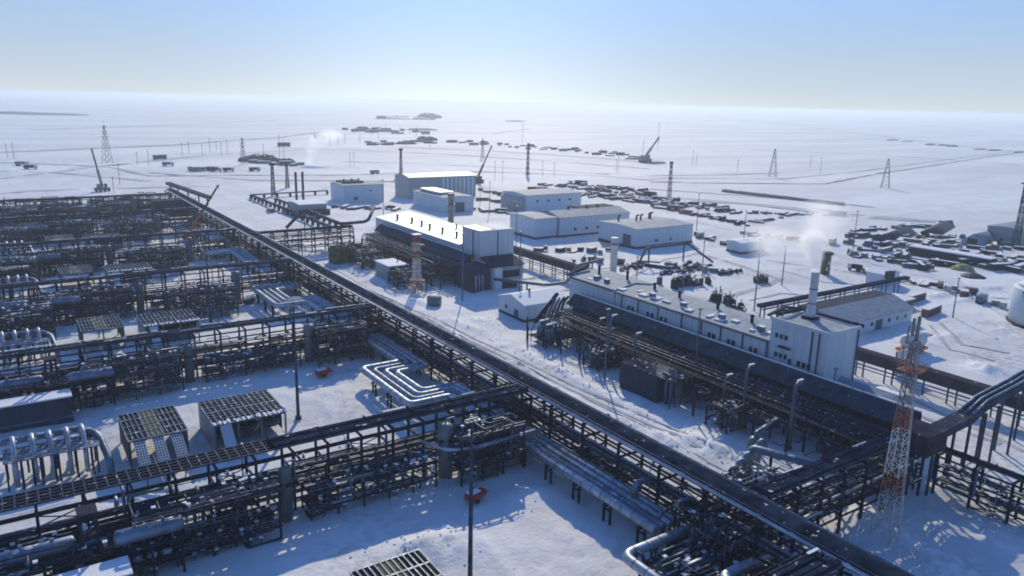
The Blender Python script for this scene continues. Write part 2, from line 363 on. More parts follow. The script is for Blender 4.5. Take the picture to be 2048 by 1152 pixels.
def clods():
    rg = random.Random(77); b = MB('snow_cap')
    zones = [(112.5, 100, 2.5, 40, 260), (122, 112, 2.5, 22, 240), (119, 165, 3, 25, 140), (118, 90, 4, 8, 90), (112, 225, 3, 40, 120), (57, 101, 9, 2.2, 120), (50, 92, 6, 6, 60), (120, 62, 5, 8, 150), (60, 150, 8, 8, 60), (140, 45, 5, 6, 70), (128, 205, 5, 8, 50)]
    for (cx, cy, sx, sy, n) in zones:
        P = [(rg.gauss(cx, sx), rg.gauss(cy, sy)) for k in range(n // 2)]; Z = hgt([p[0] for p in P], [p[1] for p in P])
        for (x, y), z0 in zip(P, Z):
            r = rg.uniform(.1, .3); z = float(z0) + r * .25; n_ = 5; b0 = len(b.v); ph = rg.uniform(0, 6)
            for (f, dz) in ((1, -.5), (.95, .25), (.45, .7)):
                for j in range(n_): th = ph + 2 * math.pi * j / n_; q = f * r * rg.uniform(.7, 1.2); b.v.append((x + q * math.cos(th), y + q * math.sin(th), z + dz * r))
            for lv in range(2):
                for j in range(n_): b._f([b0 + lv * n_ + j, b0 + lv * n_ + (j + 1) % n_, b0 + (lv + 1) * n_ + (j + 1) % n_, b0 + (lv + 1) * n_ + j])
            b._f([b0 + 2 * n_ + j for j in range(n_)])
    tag(b.build('snow_clods'), None, None, None, 'stuff')
clods()
# ------------------------------------------------------------------ pipe racks
PM = ['silver_dull', 'galv', 'galv', 'pipe_dark', 'pipe_dark', 'pipe_dark', 'silver', 'pipe_brown', 'steel_mid']
def pipe_rack(label, loc, L, W, zt, tiers, rz=0, step=6.0, seed=1, npipe=6, tray='cover', traym='tray', trayw=4.2, open_to=0.0, snow=.5, group=None, cat='pipe rack', braces=True, post=.42, gap=.05, flank=False, mats=PM, drops=8, valves=14):
    rg = random.Random(seed); t = thing('pipe_rack', label, cat, loc, rz, group)
    n = int(L / step) + 1
    step = L / (n - 1)
    pm = MB('steel_dark').box(-post / 2, -post / 2, -.8, post / 2, post / 2, zt - .35)
    p0 = c0 = None
    for k in range(n):
        for sgn in (-1, 1):
            if p0 is None: p0 = pm.build('post', t, (0, -W / 2, 0))
            else: inst(p0, t, (k * step, sgn * W / 2, 0))
    zc = tiers + [zt - .25]; rest = MB('steel_dark'); nb = 0
    for k in range(n):
        for z in zc:
            if nb >= 100: rest.box(k * step - .15, -W / 2 + post / 2, z - .5, k * step + .15, W / 2 - post / 2, z - .12)
            elif c0 is None: c0 = MB('steel_dark').box(-.15, -W / 2 + post / 2, -.5, .15, W / 2 - post / 2, -.12).build('crossbeam', t, (0, 0, z))
            else: inst(c0, t, (k * step, 0, z))
            nb += 1
    if rest.v: tag(rest.build('crossbeam', t), None, None, None, 'stuff')
    for z in tiers + [zt - .3]:
        for sgn in (-1, 1):
            MB('steel_dark').box(0, sgn * (W / 2 + .19), z - .62, L, sgn * (W / 2 + .34), z - .25).build('side_beam', t)
    if braces:
        for k in range(1, n - 1, 4):
            for sgn in (-1, 1):
                b = MB('steel_dark'); x0, x1 = k * step, (k + 1) * step; zs = [0] + tiers
                for za, zb in zip(zs, zs[1:]):
                    b.beam((x0, sgn * W / 2, za), (x1, sgn * W / 2, zb - .5), .16); b.beam((x1, sgn * (W / 2 + .05), za), (x0, sgn * (W / 2 + .05), zb - .5), .16)
                b.build('brace', t)
    for ti, z in enumerate(tiers):
        y = -W / 2 + .5
        for k in range(npipe if (z != tiers[-1] or W < 5.5) else 4):
            r = rg.choice([.1, .14, .2, .26, .34]) if z != tiers[-1] else rg.choice([.1, .14, .2])
            y += r + .12
            if y > W / 2 - .4: break
            x0 = 0 if rg.random() < .7 else rg.uniform(0, L * .5); x1 = L if rg.random() < .7 else rg.uniform(max(x0 + 8, L * .4), L)
            pts = [(x0, y, z + r - .1), (x1, y, z + r - .1)]
            if x1 < L - 1 and rg.random() < .8: pts += [(x1, y - (W if rg.random() < .5 else 0), z + r - .1), ] if rg.random() < .5 else [(x1, y, z - 3 if z > 4 else .2)]
            if x0 > 1 and rg.random() < .6: pts = [(x0, y, max(.3, z - 3.2))] + pts
            MB(rg.choice(mats)).tube(pts, r, 8, bend=.7).build('pipe', t)
            y += r
    for z in tiers[:1]:
        x = 0.0
        while x < L - 4:
            ln = min(rg.uniform(6, 22), L - x)
            if rg.random() < .35: MB('grating').box(x, -W / 2 + .3, z + .75, x + ln, W / 2 - .3 if rg.random() < .4 else 0, z + .85).build('walkway', t)
            x += ln + 2
    for k in range(drops):   # outside risers and loops
        x = rg.uniform(1, L - 1); sgn = rg.choice((-1, -1, 1)); r = rg.choice((.1, .16, .24)); z = rg.choice(tiers + [zt])
        yy = sgn * (W / 2 + .55 + r); x2 = min(L, max(0, x + rg.uniform(-7, 7))); z2 = rg.choice([.2] + tiers)
        MB(rg.choice(mats)).tube([(x, 0, z - .1), (x, yy, z - .1), (x, yy, z2 + .2), (x2, yy, z2 + .2)], r, 8, bend=.5).build('pipe', t)
    v0 = None
    for k in range(valves):
        z = rg.choice(tiers); pos = (rg.uniform(1, L - 1), rg.uniform(-W / 2 + .5, W / 2 - .5), z)
        if v0 is None:
            v0 = MB('silver_dull').box(-.22, -.22, 0, .22, .22, .5).use('galv').cyl(0, 0, .5, .8, .1, 6).cyl(0, 0, .8, .88, .26, 10).build('valve', t, pos)
        else: inst(v0, t, pos)
    if flank:
        for yy, r, m_ in ((-2.6, .24, 'silver_dull'), (-2.15, .14, 'galv'), (2.3, .2, 'galv'), (2.75, .28, 'silver')): MB(m_).tube([(0, yy, zt + r - .2), (L, yy, zt + r - .2)], r, 8).build('pipe', t)
    # covered or open cable way on top
    tw = trayw / 2
    if open_to > 0:
        b = MB('steel_mid')
        for q in range(5):
            y = -tw + q * trayw / 4; b.box(0, y - .08, zt, open_to, y + .07, zt + .32)
        xx = .3
        while xx < open_to: b.box(xx - .1, -tw, zt + .12, xx + .1, tw, zt + .26); xx += 1.5
        for q in range(4): b.use('black').box(0, -tw + q * trayw / 4 + .12, zt + .01, open_to, -tw + (q + 1) * trayw / 4 - .12, zt + .07)
        b.build('cable_ladder', t)
    if open_to < L - 1:
        a = open_to
        b = MB(traym)
        xx = a; i = 0; nl = max(3, int(trayw / (.95 if gap < .1 else 1.25)))
        while xx < L - .01:
            x2 = min(L, xx + 3.0)
            if flank and i == 0:    # low rounded cladding over the bundle, one run with slightly uneven height
                n_ = 8; b.use(traym); rows = []; xq = a
                while xq < L: rows.append(xq); xq += 4.0
                rows.append(L)
                c0_ = len(b.v)
                for e in rows:
                    hA = .62 + rg.uniform(-.06, .06)
                    for q in range(n_): th = math.pi * q / (n_ - 1); b.v.append((e, -tw * math.cos(th), zt + .2 + hA * math.sin(th)))
                for k_ in range(len(rows) - 1):
                    for q in range(n_ - 1): o_ = c0_ + k_ * n_; b._f([o_ + q, o_ + n_ + q, o_ + n_ + q + 1, o_ + q + 1])
            for q in range(0 if flank else nl):
                ya_, yb_ = -tw + q * trayw / nl, -tw + (q + 1) * trayw / nl
                b.use(traym if (q * 7 + i * 3) % 5 else 'grating').box(xx + .02, ya_ + .05, zt, x2 - .02, yb_ - gap, zt + .5 + .3 * ((q * 5 + 3) % 4) / 3 + rg.uniform(0, .05))
            if i % 3 == 0 and not flank: b.use(traym).box(xx - .05, -tw - .08, zt - .06, xx + .05, tw + .08, zt + .88)
            xx = x2; i += 1
        b.use('steel_mid').box(a, -tw - .12, zt + .0, L, -tw - .03, zt + .4).box(a, tw + .03, zt + .0, L, tw + .12, zt + .4)
        tr = b.build('cable_tray', t)
        s = MB('snow_cap'); xx = a + .2
        while xx < L - 1:
            ln = rg.uniform(.8, 5)
            if rg.random() < snow:
                yo = rg.choice([tw - .32, tw - .4, rg.uniform(-tw + .3, tw - .4)]); wd = rg.uniform(.08, .3)
                s.box(xx, yo - wd, zt + .82, min(L - .2, xx + ln), yo + wd, zt + .86 + rg.random() * .08)
            xx += ln + rg.uniform(.1, 1.2)
        if s.v: s.build('snow_cover', tr)
    return t

BAY = [51.0, 123.3, 199.5, 274.6, 351.0, 427.0, 502.0]
WORD = ['partly out of the bottom edge', 'the nearest full one', 'second from the bottom of the picture', 'third from the bottom of the picture', 'fourth from the bottom of the picture', 'fifth from the bottom of the picture', 'farthest from the camera']
NTH = ['cut by the bottom edge', 'nearest', 'second nearest', 'third nearest', 'fourth nearest', 'fifth nearest', 'farthest']
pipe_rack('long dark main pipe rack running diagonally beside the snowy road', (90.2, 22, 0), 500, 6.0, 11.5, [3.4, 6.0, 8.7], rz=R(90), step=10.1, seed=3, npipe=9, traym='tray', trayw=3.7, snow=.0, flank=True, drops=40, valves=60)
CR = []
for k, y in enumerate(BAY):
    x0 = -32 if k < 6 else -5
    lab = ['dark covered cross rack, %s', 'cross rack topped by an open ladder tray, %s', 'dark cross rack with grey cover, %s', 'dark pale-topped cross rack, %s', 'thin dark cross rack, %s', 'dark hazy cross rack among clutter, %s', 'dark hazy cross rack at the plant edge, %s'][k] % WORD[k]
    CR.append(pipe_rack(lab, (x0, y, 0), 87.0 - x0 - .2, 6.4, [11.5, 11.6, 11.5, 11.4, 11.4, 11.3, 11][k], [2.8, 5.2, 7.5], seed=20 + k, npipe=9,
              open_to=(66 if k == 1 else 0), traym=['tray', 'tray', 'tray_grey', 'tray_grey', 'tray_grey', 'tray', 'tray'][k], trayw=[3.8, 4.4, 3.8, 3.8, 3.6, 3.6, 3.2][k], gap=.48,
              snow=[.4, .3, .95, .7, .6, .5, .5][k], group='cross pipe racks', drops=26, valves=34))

# ------------------------------------------------------------------ process steelwork in front of every cross rack
def process(label, loc, Lx, Ly, levels, seed, npipes=34, nvalve=26, group=None, solid=.8, nves=3, rz=0, name='process_platform'):
    rg = random.Random(seed); t = thing(name, label, 'process platform', loc, rz, group)
    n = max(2, int(Lx / 4.5) + 1); st = Lx / (n - 1)
    p0 = None; zt = levels[-1]
    for k in range(n):
        for y in (0, Ly):
            if p0 is None: p0 = MB('steel_dark').box(-.15, -.15, -.8, .15, .15, zt).build('post', t, (0, 0, 0))
            else: inst(p0, t, (k * st, y, 0))
    for li, z in enumerate(levels):
        b = MB('grating')
        for k in range(n - 1):
            if rg.random() < solid: b.box(k * st + .02, .2, z - .12, (k + 1) * st - .02, Ly * rg.choice((.5, 1, 1)), z)
        if b.v: b.build('floor_grating', t)
        e = MB('steel_dark')
        for y in (-.25, Ly + .25): e.box(-.2, y - .1, z - .45, Lx + .2, y + .1, z - .13)
        for k in range(n): e.box(k * st - .1, .16, z - .43, k * st + .1, Ly - .16, z - .125)
        e.build('floor_beam', t)
        if rg.random() < .8:
            h = MB('galv')
            for zz in (.55, 1.1): h.box(0, -.34, z + zz - .04, Lx, -.27, z + zz + .04)
            x = 0
            while x <= Lx: h.box(x - .035, -.33, z - .1, x + .035, -.28, z + 1.06); x += 1.8
            h.build('railing', t)
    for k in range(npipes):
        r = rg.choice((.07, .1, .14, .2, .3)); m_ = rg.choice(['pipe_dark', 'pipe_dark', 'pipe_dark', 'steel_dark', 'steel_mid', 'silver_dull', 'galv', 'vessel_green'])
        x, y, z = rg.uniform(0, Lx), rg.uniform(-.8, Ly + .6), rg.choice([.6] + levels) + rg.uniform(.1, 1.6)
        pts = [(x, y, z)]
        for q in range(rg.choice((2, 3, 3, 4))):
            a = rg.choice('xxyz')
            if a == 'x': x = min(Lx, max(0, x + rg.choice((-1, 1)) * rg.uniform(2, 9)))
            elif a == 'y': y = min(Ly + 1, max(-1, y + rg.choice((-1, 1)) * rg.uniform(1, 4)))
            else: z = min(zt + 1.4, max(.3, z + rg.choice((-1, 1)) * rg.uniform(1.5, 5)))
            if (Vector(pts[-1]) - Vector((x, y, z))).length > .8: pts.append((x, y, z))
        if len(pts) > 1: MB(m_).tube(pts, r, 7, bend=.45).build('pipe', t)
    v0 = None
    for k in range(nvalve):
        pos = (rg.uniform(.5, Lx - .5), rg.uniform(-.4, Ly), rg.choice([.3] + levels))
        if v0 is None: v0 = MB('silver_dull').box(-.2, -.2, 0, .2, .2, .5).use('galv').cyl(0, 0, .5, .85, .08, 6).cyl(0, 0, .85, .93, .28, 10).use('snow_cap').box(-.32, -.3, .93, .3, .32, 1.12).build('valve', t, pos)
        else: inst(v0, t, pos)
    for k in range(nves):
        x = rg.uniform(1, Lx - 1); z = rg.choice([0] + levels[:-1]); h = rg.uniform(1.6, 3.2); r = rg.uniform(.4, .7)
        MB(rg.choice(('silver_dull', 'vessel_green', 'galv'))).lathe(x, rg.uniform(.8, Ly - .5), [(r * .4, z), (r, z + .25), (r, z + h), (r * .4, z + h + .3)], 10).build('vessel', t)
    return t
def drum(label, loc, L, r, rz=0, m_='silver', group=None, legs=True, name='horizontal_drum'):
    t = thing(name, label, 'drum', loc, rz, group)
    MB(m_).drum((0, 0, r + .5), (L, 0, r + .5), r, 16).build('shell', t)
    for f in (.2, .8): MB('steel_mid').box(L * f - .2, -r * .8, 0, L * f + .2, r * .8, r * .6 + .3).build('saddle', t)
    MB('silver_dull').cyl(L * .3, 0, 2 * r + .3, 2 * r + 1.1, .22, 8).build('nozzle', t); MB('silver_dull').cyl(L * .7, 0, 2 * r + .3, 2 * r + .9, .28, 8).build('nozzle', t)
    return t
def vessel(label, loc, h, r, m_='vessel_green', group=None):
    t = thing('vertical_vessel', label, 'process vessel', loc, 0, group)
    MB(m_).lathe(0, 0, [(r * .92, -.6), (r * .92, 1.2), (r, 1.25), (r, h - .8), (r * .85, h - .3), (r * .35, h)], 18).build('shell', t)
    MB('silver_dull').tube([(0, 0, h - .1), (0, 0, h + .8), (r + .5, 0, h + .8), (r + .5, 0, h * .45)], .18, 8, bend=.4).build('vapour_pipe', t)
    lad = MB('galv')
    for s_ in (-.25, .25): lad.box(s_ - .03, -r - .22, .3, s_ + .03, -r - .16, h - .5)
    z = .6
    while z < h - .6: lad.box(-.22, -r - .21, z, .22, -r - .17, z + .05); z += .4
    lad.build('ladder', t)
    pl = MB('grating'); a0 = len(pl.v)
    for ring in range(3):
        th0 = -math.pi * (.2 + .3 * ring); pl.beam((math.cos(th0) * (r + .5) - .5, math.sin(th0) * (r + .5), h * .72), (math.cos(th0) * (r + .5) + .5, math.sin(th0) * (r + .5), h * .72), .9, .12)
    pl.build('service_platform', t)
    return t
G_PP = 'process platforms in front of the cross racks'; G_PO = 'open valve platforms by the cross racks'; G_DR = 'silver drums on the process platforms'; G_VS = 'vertical vessels along the cross racks'
pa = pb = pc = None; first = {}
for k in range(1, 7):
    y = BAY[k]; w_ = NTH[k]
    L1 = 'crowded dark steel platform at the left end of the %s cross rack' % w_
    L2 = 'steel platform of valves and pipes below the middle of the %s cross rack' % w_
    L3 = 'low open pipe platform below the right half of the %s cross rack' % w_
    if k in (1, 2):
        pa = process(L1, (-14, y - 11.5, 0), 24, 7.2, [3.4, 6.6], 50 + k, 60, 50, G_PP)
        pb = process(L2, (11, y - 10.5, 0), 21, 7.0, [2.6, 5.6, 8.8], 60 + k, 70, 60, G_PP, nves=6)
        pc = process(L3, (38, y - 8.0, 0), 24, 4.6, [2.2, 5.0], 70 + k, 44, 44, G_PO, solid=.55)
        process('dark corner platform where the %s cross rack meets the main rack' % w_, (66, y - 10.5, 0), 14, 6.5, [3.0, 6.0, 8.8], 80 + k, 50, 20, G_PO, solid=.85)
    else:
        dup(pa, (-14, y - 11.5, 0), L1); dup(pb, (11, y - 10.5, 0), L2); dup(pc, (38, y - 8.0, 0), L3)
    for q, (dx, dy, z, L, r) in enumerate(((-6, -8.6, 6.0, 9.5, 1.1), (8.0, -11.2, 6.2, 9.5, 1.15))):
        lab = ['silver horizontal drum on the platform at the far left of the %s cross rack', 'silver horizontal drum jutting out right of the black post, %s cross rack'][q] % w_
        if k == 1:
            first[q] = drum(lab, (dx, y + dy, z), L, r, 0, 'silver_dull', G_DR)
        else: dup(first[q], (dx, y + dy, z), lab)
    lab = 'tall grey-green vertical vessel in front of the %s cross rack' % w_
    lab2 = 'dark grey vertical vessel at the right of the %s cross rack' % w_
    if k == 1:
        first['v'] = vessel(lab, (34.6, y - 5.4, 0), 9.8, 1.15, 'vessel_green', G_VS); first['v2'] = vessel(lab2, (65.5, y - 5.2, 0), 10.6, 1.5, 'container_grey', G_VS)
    else:
        dup(first['v'], (34.6, y - 5.4, 0), lab); dup(first['v2'], (65.5, y - 5.2, 0), lab2)
for k in range(3, 7):
    y = BAY[k]; w_ = NTH[k]
    dup(pb, (-12, y - 25, 0), 'steel valve platform well in front of the %s cross rack, left' % w_)
    dup(pb, (40, y - 24, 0), 'steel valve platform well in front of the %s cross rack, middle' % w_)
    dup(pc, (6, y + 8, 0), 'low open pipe platform just behind the %s cross rack' % w_)
# support stand under the jutting drums
for k in range(1, 7):
    lab = 'dark steel stand carrying the jutting silver drum, %s cross rack' % NTH[k]
    if k == 1:
        t = thing('drum_stand', lab, 'steel stand', (8, BAY[k] - 11.2, 0), 0, 'stands under the jutting drums'); first['s'] = t
        for x in (.6, 4.7, 8.8):
            for yy in (-1.2, 1.0): MB('steel_dark').box(x - .16, yy - .16, -.8, x + .16, yy + .16, 6.0).build('leg', t)
        MB('grating').box(0, -1.7, 6.0, 9.5, 1.4, 6.2).build('deck', t)
        MB('grating').box(.5, -1.3, 3.5, 8.5, 1.2, 3.65).build('deck', t)
        for x in (2, 4, 6): MB('silver_dull').drum((x, -.8, 4.2), (x + 1.4, -.8, 4.2), .45, 10).build('cooler_shell', t)
    else: dup(first['s'], (8, BAY[k] - 11.2, 0), lab)
pipe_tower = None
for k in (1, 2, 3):
    lab = 'black square lattice column standing before the left end of the %s cross rack' % NTH[k]
    if pipe_tower is None:
        t = thing('stair_tower', lab, 'stair tower', (5.2, BAY[k] - 9.5, 0), 0, 'stair towers at the cross racks'); pipe_tower = t
        for sx in (-1, 1):
            for sy in (-1, 1): MB('black').box(sx - .2, sy * 1.2 - .2, -.8, sx + .2, sy * 1.2 + .2, 12.4).build('leg', t)
        for q in range(4):
            z = 3 * q; b = MB('black')
            b.beam((-1, -1.45, z), (1, -1.45, z + 3), .18).beam((-1.25, 1.2, z), (-1.25, -1.2, z + 3), .18).box(-.8, -1.0, z + 2.9, .8, 1.0, z + 3.05); b.build('stair_flight', t)
        MB('black').box(-1.3, -1.5, 12.4, 1.3, 1.5, 12.65).build('roof_plate', t)
    else: dup(pipe_tower, (5.2, BAY[k] - 9.5, 0), lab)

# ------------------------------------------------------------------ air cooler houses
def cooler_a(label, loc, group):
    t = thing('air_cooler', label, 'air cooler', loc, 0, group); L, D, h = 14.6, 14.2, 6.0
    for i, x in enumerate((.2, 4.8, 9.4, L - .2)):
        for y in (.2, D - .2): MB('galv').box(x - .17, y - .17, -.8, x + .17, y + .17, h - .5).build('post', t)
    MB('panel_grey').box(0, .4, .6, .12, D - .4, h - .55).build('side_wall', t)
    MB('panel_dark').box(.5, D - .12, .4, L - .5, D, h - .55).build('back_wall', t)
    MB('panel_dark').box(L - .12, 3.5, .8, L, D - .4, h - .55).build('side_wall', t)
    r = MB('black'); r.box(.1, .1, h - .45, L - .1, D - .1, h - .2); r.build('louvre_bank', t)
    g = MB('galv'); nx, ny = 13, 10
    for i in range(nx + 1): g.box(i * L / nx - .085, 0, h - .2, i * L / nx + .085, D, h + .1)
    for j in range(ny + 1):
        w_ = .2 if j == 5 else .07
        g.box(0, j * D / ny - w_, h - .19, L, j * D / ny + w_, h + .06)
    g.build('roof_grid', t)
    rg = random.Random(5); s = MB('snow_cap')
    for i in range(34):
        x = rg.uniform(0, L); s.box(x - .2, -.3 + rg.uniform(-.4, .5), h + .1, x + .25, .6 + rg.uniform(-.3, .9), h + .16 + rg.random() * .25)
    s.build('snow_cover', t)
    MB('panel_plain').hexa([(1.2, -4.4, 1.6), (3.4, -4.4, 1.6), (3.4, .0, h - .6), (1.2, .0, h - .6), (1.2, -4.4, 1.9), (3.4, -4.4, 1.9), (3.4, .0, h - .25), (1.2, .0, h - .25)]).build('duct_cover', t)
    f0 = None
    for i in range(3):
        for j in range(2):
            p = (2.6 + i * 4.7, 3.4 + j * 7.2, 2.6)
            if f0 is None: f0 = MB('steel_mid').cyl(0, 0, 0, 1.3, 2.0, 18).build('fan_ring', t, p)
            else: inst(f0, t, p)
    return t
def cooler_b(label, loc, group, slope=True):
    t = thing('air_cooler', label, 'air cooler', loc, 0, group); L, D, h = 10.6, 14.4, 6.0
    for x in (.2, L / 2, L - .2):
        for y in (.2, D - .2): MB('steel_mid').box(x - .17, y - .17, -.8, x + .17, y + .17, h - .4).build('post', t)
    MB('panel_dark').box(0, .5, .8, .12, D - .4, h - .5).build('side_wall', t)
    MB('panel_dark').box(L - .12, .5, .8, L, D - .4, h - .5).build('side_wall', t)
    MB('black').box(.1, .1, h - .4, L - .1, D - .1, h - .2).build('louvre_bank', t)
    MB('olive').box(3.6, .15, h - .17, 6.7, D - .15, h - .08).build('mesh_cover', t)
    g = MB('galv')
    for i in range(13): g.box(i * L / 12 - .08, 0, h - .2, i * L / 12 + .08, D, h + .10)
    for j in (0, 3.6, 7.2, 10.8, 14.4): g.box(0, j - .16, h - .19, L, j + .16, h + .05)
    g.build('roof_grid', t)
    if slope:
        for i in range(3):
            x = .8 + i * 3.3
            s = MB('panel_plain').hexa([(x, -7.5, 2.6), (x + 2, -7.5, 2.6), (x + 2, -.1, h - .3), (x, -.1, h - .3), (x, -7.5, 2.75), (x + 2, -7.5, 2.75), (x + 2, -.1, h - .12), (x, -.1, h - .12)])
            s.use('black')
            for q in range(12):
                for c in range(4):
                    f0 = (q + .25) / 12; f1 = (q + .8) / 12; xa = x + .12 + c * .48
                    ya, yb = -7.5 + 7.4 * f0, -7.5 + 7.4 * f1; za, zb = 2.76 + (h - 2.88) * f0, 2.76 + (h - 2.88) * f1
                    s.hexa([(xa, ya, za - .02), (xa + .3, ya, za - .02), (xa + .3, yb, zb - .02), (xa, yb, zb - .02), (xa, ya, za + .02), (xa + .3, ya, za + .02), (xa + .3, yb, zb + .02), (xa, yb, zb + .02)])
            s.build('sloping_panel', t)
            MB('steel_mid').box(x + .9, -7.2, -.8, x + 1.1, -7.0, 2.5).build('prop', t)
    return t
GA = 'air cooler houses with gridded roofs'
ca = cooler_a('large grid-roofed air cooler house left of the light pole, behind the nearest rack', (30.3, 149.6, 0), GA)
cb_ = cooler_b('smaller air cooler with three white sloping panels, behind the nearest rack', (15.0, 150.4, 0), GA)
dup(ca, (29.9, 229, 0), 'large grid-roofed air cooler house between second and third cross racks', GA)
cb2 = cooler_b('smaller grey ribbed air cooler between second and third cross racks', (14.5, 232, 0), GA, False)
dup(ca, (30.2, 309, 0), 'large ribbed air cooler house between third and fourth cross racks', GA)
dup(cb2, (15, 313, 0), 'smaller ribbed air cooler between third and fourth cross racks', GA)
dup(ca, (30.2, 385, 0), 'large ribbed air cooler house between fourth and fifth cross racks', GA)
dup(cb2, (15, 389, 0), 'small hazy ribbed air cooler between fourth and fifth cross racks', GA)
t = cooler_b('ribbed air cooler roof cut by the bottom edge of the picture', (34.6, 75.2, 0), GA, False)

# ------------------------------------------------------------------ long dark sheds and inlet pipe stands at the left edge
def shed(label, loc, group):
    t = thing('equipment_shed', label, 'shed', loc, 0, group)
    w_ = MB('panel_dark').box(0, 0, -.6, 38, 4.2, 5.6).use('container_blue').box(0, -.03, 1.2, 38, -.002, 1.6).build('wall', t)
    rf = MB('roof_dark').box(-.3, -.4, 5.6, 38.3, 4.6, 5.85).build('roof', t); MB('snow_cap').box(-.2, -.3, 5.85, 38.2, 4.5, 6.15).build('snow_cover', rf)
    d0 = None
    for x in (12, 20, 34):
        if d0 is None: d0 = MB('steel_mid').box(0, -.06, 0, 1.2, -.001, 2.2).build('door', t, (x, 0, 0))
        else: inst(d0, t, (x, 0, 0))
    return t
GS = 'long dark sheds at the left edge'
sh = shed('long dark shed with snowy roof at the left edge, between nearest and second cross racks', (-30, 181.5, 0), GS)
dup(sh, (-32, 257.5, 0), 'long dark snow-roofed shed at the left edge, between second and third cross racks')
dup(sh, (-32, 331, 0), 'long dark snow-roofed shed at the left edge, between third and fourth cross racks')
dup(sh, (-28.8, 107.3 - 2, 0), 'long dark shed with snowy roof cut by the bottom edge at left')
def inlet(label, loc, group):
    t = thing('inlet_pipe_stand', label, 'pipe stand', loc, 0, group); rg = random.Random(8)
    for x in (-4, 0, 3.5, 7, 10.4):
        for y in (0, 5.5): MB('steel_dark').box(x - .16, y - .16, -.8, x + .16, y + .16, 5.2).build('leg', t)
    MB('galv').box(-4.4, -.5, 5.2, 11, 6, 5.4).build('deck', t)
    for z in (5.9, 6.4): MB('galv').box(-4.4, -.5, z, 11, -.42, z + .07).build('railing', t)
    for i, x in enumerate((-2.6, .4, 3.2, 6.0, 8.6)):
        MB('silver').tube([(x, 12, 2.2), (x, 8.2, 2.6), (x, 6.6, 7.4), (x, 3.4, 7.9), (x, 1.6, 5.6), (x, .4, 4.2), (x, .4, .2)], .42, 12, bend=1.3).build('gooseneck_pipe', t)
        MB('silver_dull').cyl(x, 4.6, 5.4, 6.8, .5, 10).cyl(x, 4.6, 6.8, 7.2, .75, 10).build('valve', t)
        MB('pipe_dark').tube([(x + .9, 0, 5.0), (x + .9, 0, 1), (x + .9, -3, 1)], .22, 8, bend=.5).build('drain_pipe', t)
    MB('silver_dull').tube([(-6, 7.5, 6.2), (8.6, 7.5, 6.2), (11.2, 4.0, 5.8), (12.2, -2.5, 2.6), (12.2, -3.2, .1)], .66, 14, bend=1.6).build('header_pipe', t)
    MB('silver_dull').tube([(-30, 6.9, 3.4), (10, 6.9, 3.4)], .5, 12).build('header_pipe', t)
    for i in range(6): MB('pipe_dark').tube([(-3 + i * 2.3, 3 + rg.uniform(-2, 2), .5), (-3 + i * 2.3, 3, 4.9)], .2, 8).build('drain_pipe', t)
    return t
GI = 'inlet stands of arched silver pipes'
inl = inlet('stand of five arched silver pipes at the left edge, behind the nearest cross rack', (-.5, 153.5, 0), GI)
dup(inl, (-4, 230, 0), 'stand of arched silver pipes at the left edge, behind the second cross rack')
dup(inl, (-4, 304, 0), 'stand of arched silver pipes at the left edge, behind the third cross rack')
dup(inl, (-3, 378, 0), 'stand of arched silver pipes at the left edge, behind the fourth cross rack')

# ------------------------------------------------------------------ light poles, fire pump trailers
def light_pole(label, loc, h, group, r=.24):
    t = thing('light_pole', label, 'light pole', loc, 0, group)
    MB('steel_mid').tube([(0, 0, -.8), (0, 0, h * .5), (0, 0, h)], [r * 1.25, r * .95, r * .6], 8).build('shaft', t)
    MB('steel_mid').cyl(0, 0, -.5, .5, r * 2.2, 10).build('base_flange', t)
    MB('galv').box(-1.0, -.06, h - .1, 1.0, .06, h + .05).build('crossarm', t)
    l0 = None
    for x in (-.9, -.3, .3, .9):
        if l0 is None: l0 = MB('galv').box(-.22, -.4, -.12, .22, .12, .12).build('floodlight', t, (x, -.1, h - .28))
        else: inst(l0, t, (x, -.1, h - .28))
    return t
GL = 'tall light poles between the cross racks'
lp = light_pole('tall grey light pole cut by the bottom edge, near the red trailer', (47.7, 79, 0), 30, GL, .32)
light_pole('tall light pole right of the nearest grid-roofed air cooler', (50.2, 158.5, 0), 26, GL, .34)
light_pole('tall light pole right of the second row grid-roofed air cooler', (51.3, 245.5, 0), 22, GL, .3)
light_pole('tall light pole between the third and fourth cross racks', (50.5, 318, 0), 22, GL, .28)
def trailer(label, loc, rz, group):
    t = thing('fire_pump_trailer', label, 'trailer', loc, rz, group)
    MB('red').box(-1.5, -.9, .5, 1.1, .9, 1.9).use('snow_cap').box(-1.45, -.85, 1.9, 1.0, .85, 2.0).build('body', t)
    MB('red').box(1.2, -.7, .6, 2.5, .7, 1.6).build('hose_box', t)
    MB('red').drum((-1.0, -1.15, 1.3), (.8, -1.15, 1.3), .42, 12).build('foam_tank', t)
    for y in (-1.0, 1.0): MB('black').tube([(0, y - .14, .35), (0, y + .14, .35)], .45, 14).build('wheel', t)
    MB('steel_mid').beam((2.5, .3, .6), (4.0, 0, .45), .1).beam((2.5, -.3, .6), (4.0, 0, .45), .1).build('drawbar', t)
    MB('red').cyl(-.6, 0, 1.9, 2.5, .12, 8).beam((-.6, 0, 2.5), (.5, -.3, 2.9), .16).build('water_cannon', t)
    return t
GT = 'red fire pump trailers'
tr = trailer('red fire pump trailer on shaded snow behind the nearest light pole', (64.9, 106.5, 0), R(15), GT)
dup(tr, (64.2, 181.5, 0), 'red fire pump trailer on snow below the second cross rack')
dup(tr, (62.6, 261.0, 0), 'red fire pump trailer below the third cross rack, next to a dark one')
t = trailer('dark snow-topped trailer beside the third red trailer', (67.5, 262.5, 0), R(30), GT)
for c in t.children:
    if c.name.startswith(('body', 'hose', 'foam', 'water')):
        c.data.materials[0] = MT['panel_dark']

